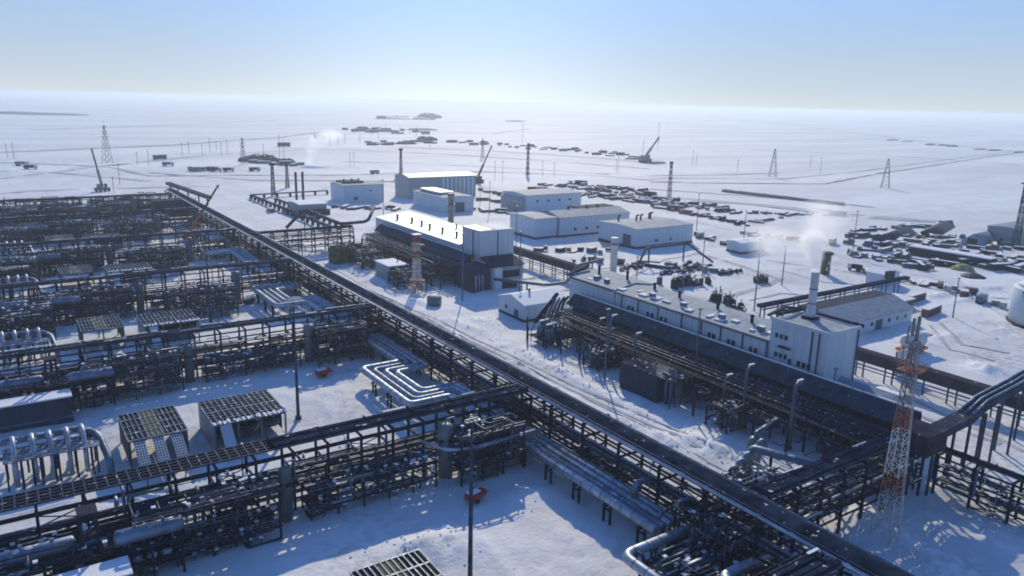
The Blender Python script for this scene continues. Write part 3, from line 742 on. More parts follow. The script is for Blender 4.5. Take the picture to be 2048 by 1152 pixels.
def bands(b, pts, r, step=2.6, m_='galv'):
    P = [Vector(p) for p in pts]; b.use(m_)
    for p, q in zip(P, P[1:]):
        d = q - p; L_ = d.length; d.normalize(); x = step
        while x < L_ - 1.2: b.tube([p + d * x, p + d * (x + .14)], r * 1.05, 12); x += step
    return b
# ------------------------------------------------------------------ low pipeline with expansion loops
def pipeline(label, segs, ends, group):
    t = thing('pipeline', label, 'pipeline', (0, 0, 0), 0, group); ytop, ybot = ends
    for i in range(4):
        xs = 81.0 + 1.65 * i; pts = [(xs, ytop, 4.2)]
        for (a, b) in segs:
            pts += [(xs, a - 2.1 * i, 4.2), (70.6 + 2.1 * i, a - 2.1 * i, 4.2), (70.6 + 2.1 * i, b + 2.1 * i, 4.2), (xs, b + 2.1 * i, 4.2)]
        pts.append((xs, ybot, 4.2))
        r_ = .82 if i == 0 else .64; bands(MB('silver' if i != 1 else 'silver_dull').tube(pts, r_, 12, bend=1.6), pts, r_).build('pipe', t)
    ys = []
    y = ybot + 3
    while y < ytop: ys.append(y); y += 8.5
    s0 = None
    for y in ys:
        inl_ = [(a, b) for a, b in segs if b + 3 < y < a - 3]
        x = 70.6 if inl_ else 81.0
        if s0 is None:
            m_ = MB('steel_dark').box(-.9, -.25, 3.1, 6.3, .25, 3.5)
            for xx in (-.2, 5.6): m_.box(xx - .18, -1.0, -.8, xx + .18, -.65, 3.1).box(xx - .18, .65, -.8, xx + .18, 1.0, 3.1).box(xx - .15, -.65, 2.2, xx + .15, .65, 2.45)
            s0 = m_.build('support', t, (x, y, 0))
        else: inst(s0, t, (x, y, 0))
    return t
GX = 'low silver pipelines with expansion loops'
pipeline('four silver pipes in a Z-shaped loop behind the nearest cross rack', [(170.5, 143.5)], (206, 117), GX)
pipeline('silver pipes with a bent loop behind the second cross rack', [(268, 240)], (300, 206.5), GX)
pipeline('low silver pipes with bent loop behind the fourth cross rack', [(365, 338)], (400, 300.5), GX)
pipeline('low silver pipes under the main rack, ending at the bottom pipe loop', [], (116, 77), GX)
t = thing('pipe_loop', 'big silver pipe bending around the pipe bundle at the bottom edge', 'pipe loop', (0, 0, 0), 0, 'big pipe loops at the bottom edge')
bands(MB('silver').tube([(92, 74.3, 4.4), (71.6, 74.3, 4.4), (71.6, 40, 4.4)], .8, 14, bend=1.9), [(92, 74.3, 4.4), (71.6, 74.3, 4.4), (71.6, 40, 4.4)], .8).build('pipe', t)
for x, y in ((72, 70), (72, 60), (78, 74.3), (86, 74.3)): MB('steel_dark').box(x - .7, y - .2, 3.1, x + .7, y + .2, 3.5).box(x - .6, y - .15, -.8, x - .3, y + .15, 3.1).box(x + .3, y - .15, -.8, x + .6, y + .15, 3.1).build('support', t)
t = thing('pipe_loop', 'second silver pipe bend inside the first, at the bottom edge', 'pipe loop', (0, 0, 0), 0, 'big pipe loops at the bottom edge')
MB('silver').tube([(92, 62.6, 4.6), (79.6, 62.6, 4.6), (79.6, 38, 4.6)], .8, 14, bend=1.9).build('pipe', t)
for x, y in ((79.6, 56), (86, 62.6)): MB('steel_dark').box(x - .7, y - .2, 3.3, x + .7, y + .2, 3.7).box(x - .6, y - .15, -.8, x - .3, y + .15, 3.3).box(x + .3, y - .15, -.8, x + .6, y + .15, 3.3).build('support', t)
# platform and thin pipes inside the nearest loop
t = thing('pipe_bundle', 'bundle of thin parallel pipes inside the big bottom pipe loop', 'pipe bundle', (0, 0, 0))
rgb = random.Random(2)
for i in range(6):
    y = 72.6 - i * 1.35; MB(rgb.choice(['silver', 'galv', 'silver_dull', 'pipe_dark'])).tube([(76.5 + rgb.uniform(0, 2), y - 1, 3.2), (86 - rgb.uniform(0, 1.5), y - 1, 3.2), (86.6, y - 1, 6.5)], rgb.choice((.14, .2, .26)), 8, bend=.5).build('pipe', t)
for x in (74.5, 79, 83):
    for y in (64.6, 71.6): MB('steel_dark').box(x - .14, y - .14, -.8, x + .14, y + .14, 2.7).build('leg', t)
    MB('steel_dark').box(x - .15, 64, 2.7, x + .15, 72.4, 2.95).build('crossbeam', t)
MB('silver_dull').drum((77.5, 67, 4.2), (81.5, 67, 4.2), .8, 14).build('drum', t)
process('dense tangle of pipes on low frames inside the big bottom pipe bend', (73.6, 63.6, 0), 12, 9, [2.0, 3.4], 131, 60, 40, solid=.3, nves=3)
process('dense low pipework between the two bottom pipe bends and the main rack', (81.5, 48, 0), 6, 12, [2.4, 4.2], 132, 44, 24, solid=.4, nves=2)
process('low pipe manifold beside the bottom pipe bend, under the main rack', (84, 66, 0), 7, 10, [2.6, 5.2, 7.4], 133, 40, 20, solid=.5, nves=1)
# curved silver pipe in the corner of the nearest crossing
t = thing('overhead_pipe', 'thin silver pipe curving in the corner under the nearest crossing', 'overhead pipe', (0, 0, 0), 0)
MB('silver').tube([(61, 119.5, 7.4), (63.5, 114, 7.0), (69, 112.6, 7.0), (85.5, 113.2, 7.0)], .33, 10, bend=3).build('pipe', t)
for x in (66, 74): MB('steel_dark').box(x - .12, 112.6, -.6, x + .12, 112.85, 6.6).build('support', t)
t = thing('overhead_pipe', 'thick pipe arching down from the main rack near the bottom loop', 'overhead pipe', (0, 0, 0), 0)
MB('silver_dull').tube([(88, 86, 7.4), (84.6, 86, 7.4), (84.6, 86, 4.4)], .62, 12, bend=1.6).build('pipe', t)
MB('silver_dull').tube([(88, 79, 5.6), (83.6, 79, 5.6), (83.6, 79, 3)], .3, 10, bend=.8).build('pipe', t)
# pipe portals on the road side of the main rack
for q, (y, x1) in enumerate(((138, 97), (125.5, 99.5), (172, 96.5), (180, 96))):
    t = thing('pipe_portal', ['small grey pipe portal by the road, just past the nearest crossing', 'larger pipe portal on the road side of the main rack', 'thin pipe portal beside the road, behind two others', 'thin pipe portal farthest up the road'][q], 'pipe portal', (0, 0, 0), 0, 'pipe portals by the main rack')
    z = 6.4 if q < 2 else 5
    MB('pipe_dark' if q < 2 else 'rust').tube([(93.3, y, z), (x1, y, z), (x1, y, -.5)], .3 if q < 2 else .18, 10, bend=.6).build('pipe', t)
    MB('steel_mid').box(x1 - 2.2, y + .8, -.6, x1 - 1.9, y + 1.1, z - .4).box(x1 - 2.3, y - .2, z - .6, x1 - 1.8, y + 1.2, z - .35).build('support', t)
t = thing('ground_pipes', 'low parallel pipes on sleepers between the main rack and the road', 'pipes', (0, 0, 0))
for i in range(4): MB(['galv', 'pipe_dark', 'silver_dull', 'pipe_dark'][i]).tube([(94.6 + i * .9, 136, 1.5), (94.6 + i * .9, 180, 1.5)], .22, 8).build('pipe', t)
for k in range(8): MB('steel_dark').box(94.2, 137 + k * 6, -.6, 97.8, 137.4 + k * 6, 1.25).build('sleeper', t)
t = thing('ground_pipes', 'low parallel pipes on sleepers farther up beside the main rack', 'pipes', (0, 0, 0))
for i in range(4): MB(['galv', 'pipe_dark', 'silver_dull', 'pipe_dark'][i]).tube([(94.6 + i * 1.2, 214, 1.5), (94.6 + i * 1.2, 264, 1.5)], .25, 8).build('pipe', t)
for k in range(8): MB('steel_dark').box(94.2, 216 + k * 6.5, -.6, 98.8, 216.4 + k * 6.5, 1.22).build('sleeper', t)

# ================================================================== right of the road: halls and galleries
def windows(t, lst, face, m_='window_glass'):
    """lst of (u, z, w, h) on a wall; face = ('x', x) or ('y', y) looking towards -x / -y"""
    for (u, z, w_, h_) in lst:
        f = MB('window_frame'); g = MB(m_)
        if face[0] == 'x':
            x = face[1]; f.box(x - .05, u - w_ / 2, z - h_ / 2, x - .003, u + w_ / 2, z + h_ / 2); o = f.build('window', t)
            g.box(x - .08, u - w_ / 2 + .09, z - h_ / 2 + .09, x - .052, u + w_ / 2 - .09, z + h_ / 2 - .09).build('pane', o)
        else:
            y = face[1]; f.box(u - w_ / 2, y - .05, z - h_ / 2, u + w_ / 2, y - .003, z + h_ / 2); o = f.build('window', t)
            g.box(u - w_ / 2 + .09, y - .08, z - h_ / 2 + .09, u + w_ / 2 - .09, y - .052, z + h_ / 2 - .09).build('pane', o)
def house(t, x0, x1, y0, y1, ze, zr, axis='y', wall='panel_white', roof='roof_pale', z0=0.0, over=.5, base=None, thick=.3):
    """walls with gables and a two-slope roof whose ridge runs along axis"""
    b = MB(wall)
    if axis == 'y':
        xm = (x0 + x1) / 2; P = [(x0, ze), (xm, zr), (x1, ze)]
        v = [(x0, y0, z0), (x1, y0, z0), (x1, y0, ze), (xm, y0, zr), (x0, y0, ze), (x0, y1, z0), (x1, y1, z0), (x1, y1, ze), (xm, y1, zr), (x0, y1, ze)]
    else:
        ym = (y0 + y1) / 2
        v = [(x0, y1, z0), (x0, y0, z0), (x0, y0, ze), (x0, ym, zr), (x0, y1, ze), (x1, y1, z0), (x1, y0, z0), (x1, y0, ze), (x1, ym, zr), (x1, y1, ze)]
    b.v = v
    for f in ((0, 1, 2, 3, 4), (9, 8, 7, 6, 5), (0, 4, 9, 5), (2, 1, 6, 7), (1, 0, 5, 6)): b._f(list(f))
    b.build('wall', t)
    r = MB(roof)
    if axis == 'y':
        k = (zr - ze) / (xm - x0)
        for sx, xe in ((-1, x0), (1, x1)):
            xo = xe + sx * over; zo = ze - over * k
            p = [(xo, y0 - over, zo), (xm, y0 - over, zr), (xm, y1 + over, zr), (xo, y1 + over, zo)]
            if sx > 0: p = [p[1], p[0], p[3], p[2]]
            r.hexa([(a, c, d + .02) for a, c, d in p] + [(a, c, d + thick) for a, c, d in p])
    else:
        k = (zr - ze) / (ym - y0)
        for sy, ye in ((-1, y0), (1, y1)):
            yo = ye + sy * over; zo = ze - over * k
            p = [(x0 - over, yo, zo), (x1 + over, yo, zo), (x1 + over, ym, zr), (x0 - over, ym, zr)]
            if sy > 0: p = [p[3], p[2], p[1], p[0]]
            r.hexa([(a, c, d + .02) for a, c, d in p] + [(a, c, d + thick) for a, c, d in p])
    ro = r.build('roof', t)
    if base: MB(base).box(x0 - .15, y0 - .15, -.6, x1 + .15, y1 + .15, z0 - .01).build('plinth', t)
    return ro
def vent(t, x, y, z, h=1.8, r=.45):
    MB('steel_dark').cyl(x, y, z - .8, z + h, r, 10).cyl(x, y, z + h, z + h + .35, r * 1.7, 10, r * .8).build('roof_vent', t)

# ---- hall 2 (large, right)
H2 = thing('compressor_hall', 'long pale compressor hall with tall end block, right of the road', 'hall', (0, 0, 0))
house(H2, 149, 164, 110, 165, 16.0, 17.1, 'y', thick=.3, over=.25)
house(H2, 149, 165, 165.5, 187, 16.3, 17.6, 'y', roof='roof_pale', over=.3)
# tall end block
tb = MB('panel_white').box(149.0, 94.5, -.5, 160.5, 109.7, 21.4); tb.build('end_block', H2)
for (x, y) in ((148.72, 96.6), (148.72, 98.4), (160.0, 94.2)): MB('steel_mid').box(x - .1, y - .14, 3, x + .1, y + .14, 21.5).build('downpipe', H2)
MB('panel_plain').box(148.6, 94.1, 21.42, 160.9, 94.5, 22.2).box(148.6, 94.5, 21.42, 149.0, 110, 22.2).build('parapet', H2)
rf = MB('roof_pale').box(149.2, 94.7, 21.42, 160.3, 109.6, 21.7).build('roof', H2)
MB('roof_dark').hexa([(148.3, 109.9, 22.2), (154.5, 109.9, 23.4), (154.5, 110.7, 23.4), (148.3, 110.7, 22.2), (148.3, 109.9, 22.6), (154.5, 109.9, 23.9), (154.5, 110.7, 23.9), (148.3, 110.7, 22.6)]).hexa([(154.5, 109.9, 23.4), (160.9, 109.9, 22.2), (160.9, 110.7, 22.2), (154.5, 110.7, 23.4), (154.5, 109.9, 23.9), (160.9, 109.9, 22.6), (160.9, 110.7, 22.6), (154.5, 110.7, 23.9)]).build('roof_edge', H2)
MB('roof_dark').box(160.6, 94.0, 21.9, 161.3, 110.7, 22.5).build('roof_edge', H2)
MB('roof_dark').hexa([(148.2, 186.9, 16.5), (157, 186.9, 18.8), (157, 188, 18.8), (148.2, 188, 16.5), (148.2, 186.9, 17.1), (157, 186.9, 19.5), (157, 188, 19.5), (148.2, 188, 17.1)]).build('roof_edge', H2)
w2 = []
for yy in (121.8, 120.3, 114.9, 113.4, 128.2, 126.7, 151, 149.3, 159, 157.4, 145.6, 144.0): w2.append((yy, 12.6, 1.1, 1.3))
windows(H2, w2, ('x', 149))
windows(H2, [(107.9, 18.0, .9, 1.2), (106.6, 18.0, .9, 1.2), (105.3, 18.0, .9, 1.2), (107.6, 13.4, .9, 1.2), (106.3, 13.4, .9, 1.2), (105.0, 13.4, .9, 1.2), (101.3, 12.9, 1.0, 1.3), (99.9, 12.9, 1.0, 1.3), (98.6, 12.9, 1.0, 1.3)], ('x', 149))
for yy in (162.0, 155, 147, 138, 131, 124.5, 117.5, 110.2): MB('steel_mid').box(148.7, yy - .13, 8, 148.95, yy + .13, 16.0).build('downpipe', H2)
MB('door_dark').box(148.93, 103.2, 11.2, 149.0 - .004, 104.2, 13.4).build('door', H2)
MB('roof_dark').box(147.9, 103.6, 15.6, 149, 106.8, 15.9).build('canopy', H2)
for yy, x in ((181, 156), (170, 158), (158, 158), (147, 157), (133, 157), (120, 155)): vent(H2, x, yy, 17.0 if yy < 162 else 18.2, 1.9, .42)
rg = random.Random(12)
for q in range(6):
    ya = 114 + q * 8.5; MB('panel_grey').hexa([(149.2, ya, 16.3), (156.4, ya, 17.36), (156.4, ya + .3, 17.36), (149.2, ya + .3, 16.3), (149.2, ya, 16.36), (156.4, ya, 17.47), (156.4, ya + .3, 17.47), (149.2, ya + .3, 16.36)]).build('roof_seam', H2)
sr = MB('snow_cap'); rg = random.Random(44)
for q in range(16):
    ya = 112 + q * 4.7 + rg.uniform(-1, 1); xa = 150 + rg.uniform(0, 3); f = (xa - 149) / 7.5
    sr.box(xa, ya, 16.5 + f * 1.0, xa + rg.uniform(.8, 3), ya + rg.uniform(1, 3.6), 16.6 + f * 1.0 + rg.uniform(.05, .3))
sr.build('snow_cover', H2)
MB('steel_mid').box(148.35, 110, 15.75, 148.75, 165, 15.95).box(148.35, 166, 16.0, 148.75, 187, 16.2).build('gutter', H2)
for yy in (114, 126.5, 140, 152, 172, 177): MB('galv').box(151.6, yy, 16.4, 152.8, yy + 1.6, 17.9).use('snow_cap').box(151.5, yy - .1, 17.9, 152.9, yy + 1.7, 18.05).build('roof_unit', H2)
for yy, zz in ((112, 9), (135.5, 9.5), (156, 9)): MB('panel_grey').box(148.3, yy, zz, 148.98, yy + 1.6, zz + 1.5).build('wall_unit', H2)
an = thing('annex', 'low blue-grey gabled annex at the foot of the tall end block', 'building', (0, 0, 0))
house(an, 150, 162, 82, 94.0, 7.6, 10.4, 'y', roof='roof_pale', over=.7)
windows(an, [(154, 4.4, 1.2, 1.2), (159, 4.4, 1.2, 1.2)], ('y', 82)); MB('door_dark').box(156.4, 81.94, 0, 157.7, 82 - .003, 2.2).build('door', an)
an = thing('switch_house', 'small white box building between the annex and the lattice mast', 'building', (0, 0, 0))
MB('panel_plain').box(165, 88, -.5, 172, 94, 5.0).build('wall', an); MB('snow_cap').box(164.8, 87.8, 5.0, 172.2, 94.2, 5.3).build('roof', an); MB('door_dark').box(167, 87.94, 0, 168.2, 88 - .003, 2.1).build('door', an)
sk = thing('exhaust_stack', 'pale exhaust stack on the big hall, giving off white steam', 'chimney', (157, 105, 21.4))
MB('container_white').lathe(0, 0, [(1.15, 0), (1.15, 2.4), (.92, 2.8), (.92, 11.2), (.98, 11.25), (.98, 11.6), (.8, 11.6)], 18).build('shaft', sk)
for z in (4, 7.5): MB('steel_mid').cyl(0, 0, z, z + .18, 1.06, 18).build('stiffening_ring', sk)
MB('steel_dark').box(-1.5, -1.5, 0, 1.5, 1.5, .9).build('base', sk)

# ---- dark galleries along the halls
def gallery(label, x0, x1, y0, y1, zt, seed, nfan, ends=(0, 0)):
    rg = random.Random(seed); t = thing('pipe_gallery', label, 'gallery', (0, 0, 0))
    ya, yb = y0, y1
    # wide sheet on top, thin snow rim at the hall side
    xs = x1 - 7.5
    y = ya; i = 0
    while y < yb - .1:
        y2 = min(yb, y + 6); dz = .05 * (i % 2)
        b = MB('tray_grey').hexa([(x1 - 3.4, y + .02, zt - 3.0), (x1, y + .02, zt + dz), (x1, y2 - .02, zt + dz), (x1 - 3.4, y2 - .02, zt - 3.0), (x1 - 3.4, y + .02, zt - 2.8), (x1, y + .02, zt + .2 + dz), (x1, y2 - .02, zt + .2 + dz), (x1 - 3.4, y2 - .02, zt - 2.8)])
        b.build('roof_sheet', t); y = y2; i += 1
    s = MB('snow_cap'); y = ya
    while y < yb: 
        ln = rg.uniform(2, 7); s.box(x1 - .38, y, zt + .2, x1 + .05, min(yb, y + ln), zt + .36 + rg.random() * .12); y += ln + rg.uniform(0, .4)
    s.build('snow_cover', t)
    n = int((yb - ya) / 8); p0 = q0 = None
    for k in range(n + 1):
        y = ya + k * (yb - ya) / n
        for x in (x0, x0 + 6, xs + .3, x1 - .3):
            h_ = zt - .2 if x > x1 - 1 else (8.2 if x > xs else 7.2)
            MB('steel_dark').box(x - .17, y - .17, -.8, x + .17, y + .17, h_).build('post', t)
    MB('panel_dark').box(x1 - .12, ya, -.5, x1, yb, zt - .1).build('back_wall', t)
    for z in (2.6, 5.2, 7.8):
        for k in range(5):
            r = rg.choice((.18, .26, .36)); x = xs - 1.2 + k * 1.5
            MB(rg.choice(('pipe_dark', 'pipe_brown', 'steel_mid', 'galv', 'pipe_dark'))).tube([(x, ya, min(z, 8.0)), (x, yb, min(z, 8.0))], r, 8).build('pipe', t)
        MB('steel_dark').box(xs + .2, ya, min(z, 8.2) - .5, xs + .4, yb, min(z, 8.2) - .25).build('side_beam', t)
    for k in range(5):
        x = x0 + 5.0 + k * 1.1; r = rg.choice((.16, .24, .3)); z = rg.choice((3.2, 5.6, 7.4))
        a = rg.uniform(ya, ya + 15); b_ = rg.uniform(yb - 25, yb)
        MB(rg.choice(('pipe_dark', 'silver_dull', 'galv', 'pipe_brown'))).tube([(x, a, .3), (x, a, z), (x, b_, z), (x, b_, .3)], r, 8, bend=.7).build('pipe', t)
    for k in range(nfan):
        y = ya + (k + .5) * (yb - ya) / nfan
        MB('panel_dark').box(x0 + 3.3, y - 3.2, 2.6, x0 + 7.4, y + 3.2, 4.4).use('grating').box(x0 + 3.2, y - 3.3, 4.4, x0 + 7.5, y + 3.3, 4.55).build('cooler_bank', t)
    for k in range(26):   # uprights and hangers along the open face
        y = ya + (k + rg.random()) * (yb - ya) / 26; x = x1 - rg.uniform(3.6, 9)
        MB(rg.choice(('galv', 'steel_mid', 'silver_dull', 'pipe_dark'))).tube([(x, y, .2), (x, y, rg.uniform(5, 8.6)), (x1 - 3, y, rg.uniform(8.2, 8.9))], rg.choice((.1, .14, .2)), 7, bend=.6).build('riser', t)
    for k in range(90):
        r = rg.choice((.09, .13, .18)); x, y, z = rg.uniform(x0 + 3.5, x1 - 1), rg.uniform(ya, yb), rg.uniform(.5, 8); pts = [(x, y, z)]
        for q in range(3):
            a = rg.choice('xyz')
            if a == 'x': x = min(x1 - .6, max(x0 + 2.5, x + rg.choice((-1, 1)) * rg.uniform(2, 6)))
            elif a == 'y': y = min(yb, max(ya, y + rg.choice((-1, 1)) * rg.uniform(2, 12)))
            else: z = min(8.4, max(.3, z + rg.choice((-1, 1)) * rg.uniform(1.5, 5)))
            if (Vector(pts[-1]) - Vector((x, y, z))).length > .8: pts.append((x, y, z))
        if len(pts) > 1: MB(rg.choice(('pipe_dark', 'pipe_dark', 'steel_mid', 'galv', 'pipe_brown'))).tube(pts, r, 7, bend=.4).build('pipe', t)
    return t
gallery('long dark roofed pipe gallery along the big right-hand hall', 128.5, 146.5, 71, 181, 12.3, 5, 6)
gallery('long dark pipe gallery along the hall with the shining roof', 131, 150.5, 251, 336, 12.0, 6, 5)
# slatted dark end cover of the gallery (looks like a tent of pipes)
t = thing('pipe_fan', 'tent-shaped dark frame of slanting pipes at the far end of the right-hand gallery', 'pipe frame', (0, 0, 0))
for x in (137, 138.6, 140.2, 142, 143.6): MB('silver_dull' if x in (138.6, 140.2) else 'pipe_dark').tube([(x - 3, 183.5, .2), (x, 182.5, 8 + (x - 137) * .3), (x + .6, 181.3, 11.5)], .4, 8, bend=1.5).build('pipe', t)
MB('tray').hexa([(133, 184, 3.6), (140, 182, 12.4), (141, 182, 12.4), (134.4, 184, 3.6), (133, 184.6, 3.9), (140, 182.6, 12.9), (141, 182.6, 12.9), (134.4, 184.6, 3.9)]).build('sloping_tray', t)
# goosenecks
GN = 'upright vent pipes with bent tops along the right-hand gallery'
gl = ['grey vent pipe with a bent snowy top, leftmost along the right-hand gallery', 'short grey vent pipe with bent top, second from the left along the gallery', 'tall vent pipe with bent top above the square pump frame', 'shorter vent pipe beside the tall one above the pump frame', 'thick pale vent pipe at the right end of the gallery', 'thin vent pipe near the middle of the gallery']
for q, (y, z, r, xx) in enumerate(((148.6, 14.2, .3, 133), (138.9, 11.8, .26, 133), (102.9, 14.0, .36, 133), (108.1, 10.2, .26, 132.4), (90.4, 14.3, .45, 133), (153.5, 12.2, .2, 133))):
    t = thing('vent_pipe', gl[q], 'vent pipe', (xx, y, 0), 0, GN)
    MB('galv').tube([(0, 0, -.6), (0, 0, z), (2.4, .2, z + .5)], r, 10, bend=1.1).use('snow_cap').box(.5, -.2, z + .35 + r, 2.3, .3, z + .55 + r).build('pipe', t)
    MB('steel_mid').cyl(0, 0, .2, .5, r * 1.8, 10).build('flange', t)
# filter skid, pump frames, vent row in the corridor
t = thing('filter_skid', 'cluster of upright silver filters with snowy bent pipes by the road', 'filter skid', (129.5, 172, 0)); rg = random.Random(3)
for x, y in ((0, 0), (2.2, .6), (4.4, .2), (.8, 4.4), (3.2, 4.8)):
    MB('silver_dull').lathe(x, y, [(.6, .5), (.85, .8), (.85, 4.6), (.5, 5.2), (.2, 5.3)], 14).build('filter_vessel', t)
    MB('galv').tube([(x, y, 5.2), (x, y, 6.6), (x + 1.8, y + .6, 6.9), (x + 2.2, y + 1, 3.5)], .24, 8, bend=.8).use('snow_cap').box(x - .4, y - .3, 6.75, x + 1.4, y + .5, 7.0).build('pipe', t)
for k in range(10):
    x, y = rg.uniform(-2, 6), rg.uniform(-2, 7); MB('pipe_dark').tube([(x, y, .4), (x, y, rg.uniform(2, 6)), (x + rg.uniform(-3, 3), y, rg.uniform(2, 6))], .15, 7).build('pipe', t)
MB('grating').box(-2, -2, 2.2, 6, 7, 2.35).build('floor_grating', t)
for x in (-2, 2, 6):
    for y in (-2, 7): MB('steel_dark').box(x - .12, y - .12, -.6, x + .12, y + .12, 4.6).build('post', t)
process('dark skid of snow-dusted valves between the filters and the dark box house', (129, 148.5, 0), 8, 6, [1.6, 4.4], 91, 30, 26, solid=.6)
t = thing('box_house', 'dark box house with open pipe frame beside the road, right-hand gallery', 'equipment house', (0, 0, 0))
MB('panel_dark').box(126.4, 123.5, -.5, 133, 136.5, 6.6).build('wall', t); MB('grating').box(126.2, 119, 6.6, 136, 136.8, 6.8).build('roof', t)
for x in (126.8, 128.6, 130.4, 132.2, 134): MB('galv').box(x - .14, 119.2, -.6, x + .14, 119.5, 6.6).build('post', t)
for q in range(9): MB('silver_dull' if q % 2 else 'galv').tube([(126.4 + q * 1.1, 119.4 + (q % 3) * 1.4, 7.0), (126.4 + q * 1.1, 124 + q, 7.1)], .16, 7).build('pipe', t)
for x in (127.5, 129.6): MB('silver_dull').tube([(x, 121.5, .3), (x, 121.5, 5.8), (x + 4, 123, 5.9)], .3, 8, bend=.8).build('pipe', t)
t = thing('box_house', 'small dark box house with snow-white roof beside the red-white mast', 'equipment house', (0, 0, 0))
MB('panel_grey').box(124.6, 271, -.5, 131, 284, 5.8).build('wall', t); MB('snow_cap').box(124.3, 270.5, 5.8, 133, 284.4, 6.2).build('roof', t)
for x in (125, 127, 129, 131): MB('galv').box(x - .15, 270.3, -.6, x + .15, 270.6, 5.8).build('post', t)
MB('black').box(125.6, 270.93, .3, 130.4, 271 - .005, 5.2).build('opening', t)
process('square open pump frame with pale columns near the right end of the gallery', (127.5, 102.5, 0), 6.5, 6, [4.8], 92, 24, 8, solid=.9, nves=4, name='open_pump_station')
process('dark clutter of pipes and small vessels beside the road at the first hall', (122.5, 258, 0), 8, 9, [2.2, 5], 93, 40, 30, solid=.5)
process('tangle of dark pipes beside the olive-covered stack', (124, 296, 0), 9, 14, [3, 6.5], 94, 60, 30, solid=.6)
t = thing('covered_heap', 'olive tarpaulin-covered stack under the far pipe rack', 'covered stack', (122, 314, 0))
hb = MB('olive'); rg = random.Random(6)
for k in range(4):
    for j in range(3): hb.lathe(-3 + k * 2.6, -2 + j * 2.6, [(1.7, -.4), (1.8, 2.2 + rg.random()), (1.5, 5.4 + rg.random()), (.6, 6.6 + rg.random() * 1.6)], 9)
hb.build('tarpaulin', t)
t = thing('round_tank', 'small round grey-green tank on shaded snow below the first hall', 'tank', (123.4, 231, 0))
MB('vessel_green').lathe(0, 0, [(2.6, -.5), (2.6, 2.6), (2.2, 3.0), (.6, 3.3)], 20).use('snow_cap').lathe(0, 0, [(1.7, 3.12), (1.2, 3.4), (.3, 3.5)], 14).build('shell', t)
GV = 'row of upright silver vent caps where the racks meet'
t = thing('vent_cap_row', 'row of pale arched pipes where the right rack meets the main rack', 'vent pipes', (0, 0, 0))
for q in range(6):
    x = 99.5 + q * 3.4; y = 80 + q * 1.2
    MB('silver_dull').tube([(x, y, .2), (x, y, 6.8), (x + 1.5, y - .2, 7.6), (x + 2.2, y - .3, 5.0)], .5, 10, bend=1.0).build('vent_pipe', t)
t = thing('round_vessel', 'stout pale blue-green vessel behind the row of arched pipes', 'process vessel', (121, 90, 0))
MB('vessel_green').lathe(0, 0, [(1.5, -.5), (1.5, 4.6), (1.2, 5.4), (.5, 5.8)], 18).build('shell', t); MB('silver_dull').tube([(0, 0, 5.6), (0, 0, 6.6), (9, 2, 6.8)], .4, 10, bend=.8).build('pipe', t)
t = thing('overhead_pipe', 'pale elbowed pipe running back from the right rack', 'overhead pipe', (0, 0, 0))
MB('silver_dull').tube([(112, 84, 2), (112, 84, 8.0), (116.5, 69, 8.6)], .75, 12, bend=1.2).build('pipe', t); MB('steel_dark').box(112.6, 79.8, -.6, 113, 80.2, 7.6).build('support', t)
process('low valve station between the main rack and the row of arched pipes', (95, 72, 0), 14, 8, [4.2, 6.8], 95, 54, 26, solid=.25)

# racks on the right
pipe_rack('dark cross rack running right from the main rack to the lattice mast', (93.6, 67.6, 0), 44, 5.0, 11.6, [3.6, 6.2, 8.8], seed=41, npipe=7, traym='tray', trayw=3.4, snow=.15, drops=16, valves=20)
t = thing('pipe_bridge', 'grey pipe bridge on tall legs stepping up towards the right edge', 'pipe bridge', (0, 0, 0))
pts = [(136, 65.2, 11.6), (152, 65.4, 12.2), (158, 65.5, 14.0), (172, 66, 14.6), (205, 69, 15.4)]
for y0_, y1_ in zip(pts, pts[1:]): MB('tray_grey').beam(y0_, y1_, 3.2, 1.6).build('casing', t)
for k, dy in enumerate((-1.2, 0, 1.2)): MB('silver_dull').tube([(p[0], p[1] + dy, p[2] + 1.0) for p in pts[1:]], .24, 8).build('pipe', t)
for x in (139, 146, 152, 158, 163, 171, 180, 190):
    for dy in (-1.3, 1.3): MB('steel_mid').box(x - .2, 65.5 + dy - .2, -.8, x + .2, 65.5 + dy + .2, 11.2 + max(0, (x - 150)) * .12).build('leg', t)
MB('panel_brown').box(133, 62.6, 9.4, 140, 68.4, 13.4).build('junction_box', t)
pipe_rack('low rack with thin tray running towards the bottom right corner', (142.5, 64, 0), 52, 3.4, 8.2, [2.4, 5.2], rz=R(-90), step=6.5, seed=43, npipe=5, trayw=1.5, snow=.3, drops=22, valves=40)
process('clutter of valves and pipes under the low rack at the right edge', (140, 46, 0), 18, 5.2, [2.2, 4.6], 96, 54, 50, solid=.25, rz=R(-68), nves=6)
t = thing('pipe_gallery', 'brown covered pipe gallery crossing behind the big hall', 'gallery', (0, 0, 0))
for k in range(29):
    y = 60 + k * 8.4; MB('panel_brown').box(188.4, y, 4.2, 191.6, y + 8.32, 7.0 + .04 * (k % 2)).build('casing', t)
p0 = None
for k in range(30):
    y = 61 + k * 8.2
    if p0 is None: p0 = MB('steel_mid').box(-.2, -1.2, -.8, .2, -.9, 4.2).box(-.2, .9, -.8, .2, 1.2, 4.2).box(-.2, -.9, 3.7, .2, .9, 4.15).build('trestle', t, (190, y, 0))
    else: inst(p0, t, (190, y, 0))
MB('galv').tube([(187.6, 60, 3.6), (187.6, 300, 3.6)], .22, 8).build('pipe', t); MB('galv').tube([(187.0, 60, 2.9), (187.0, 300, 2.9)], .16, 8).build('pipe', t)

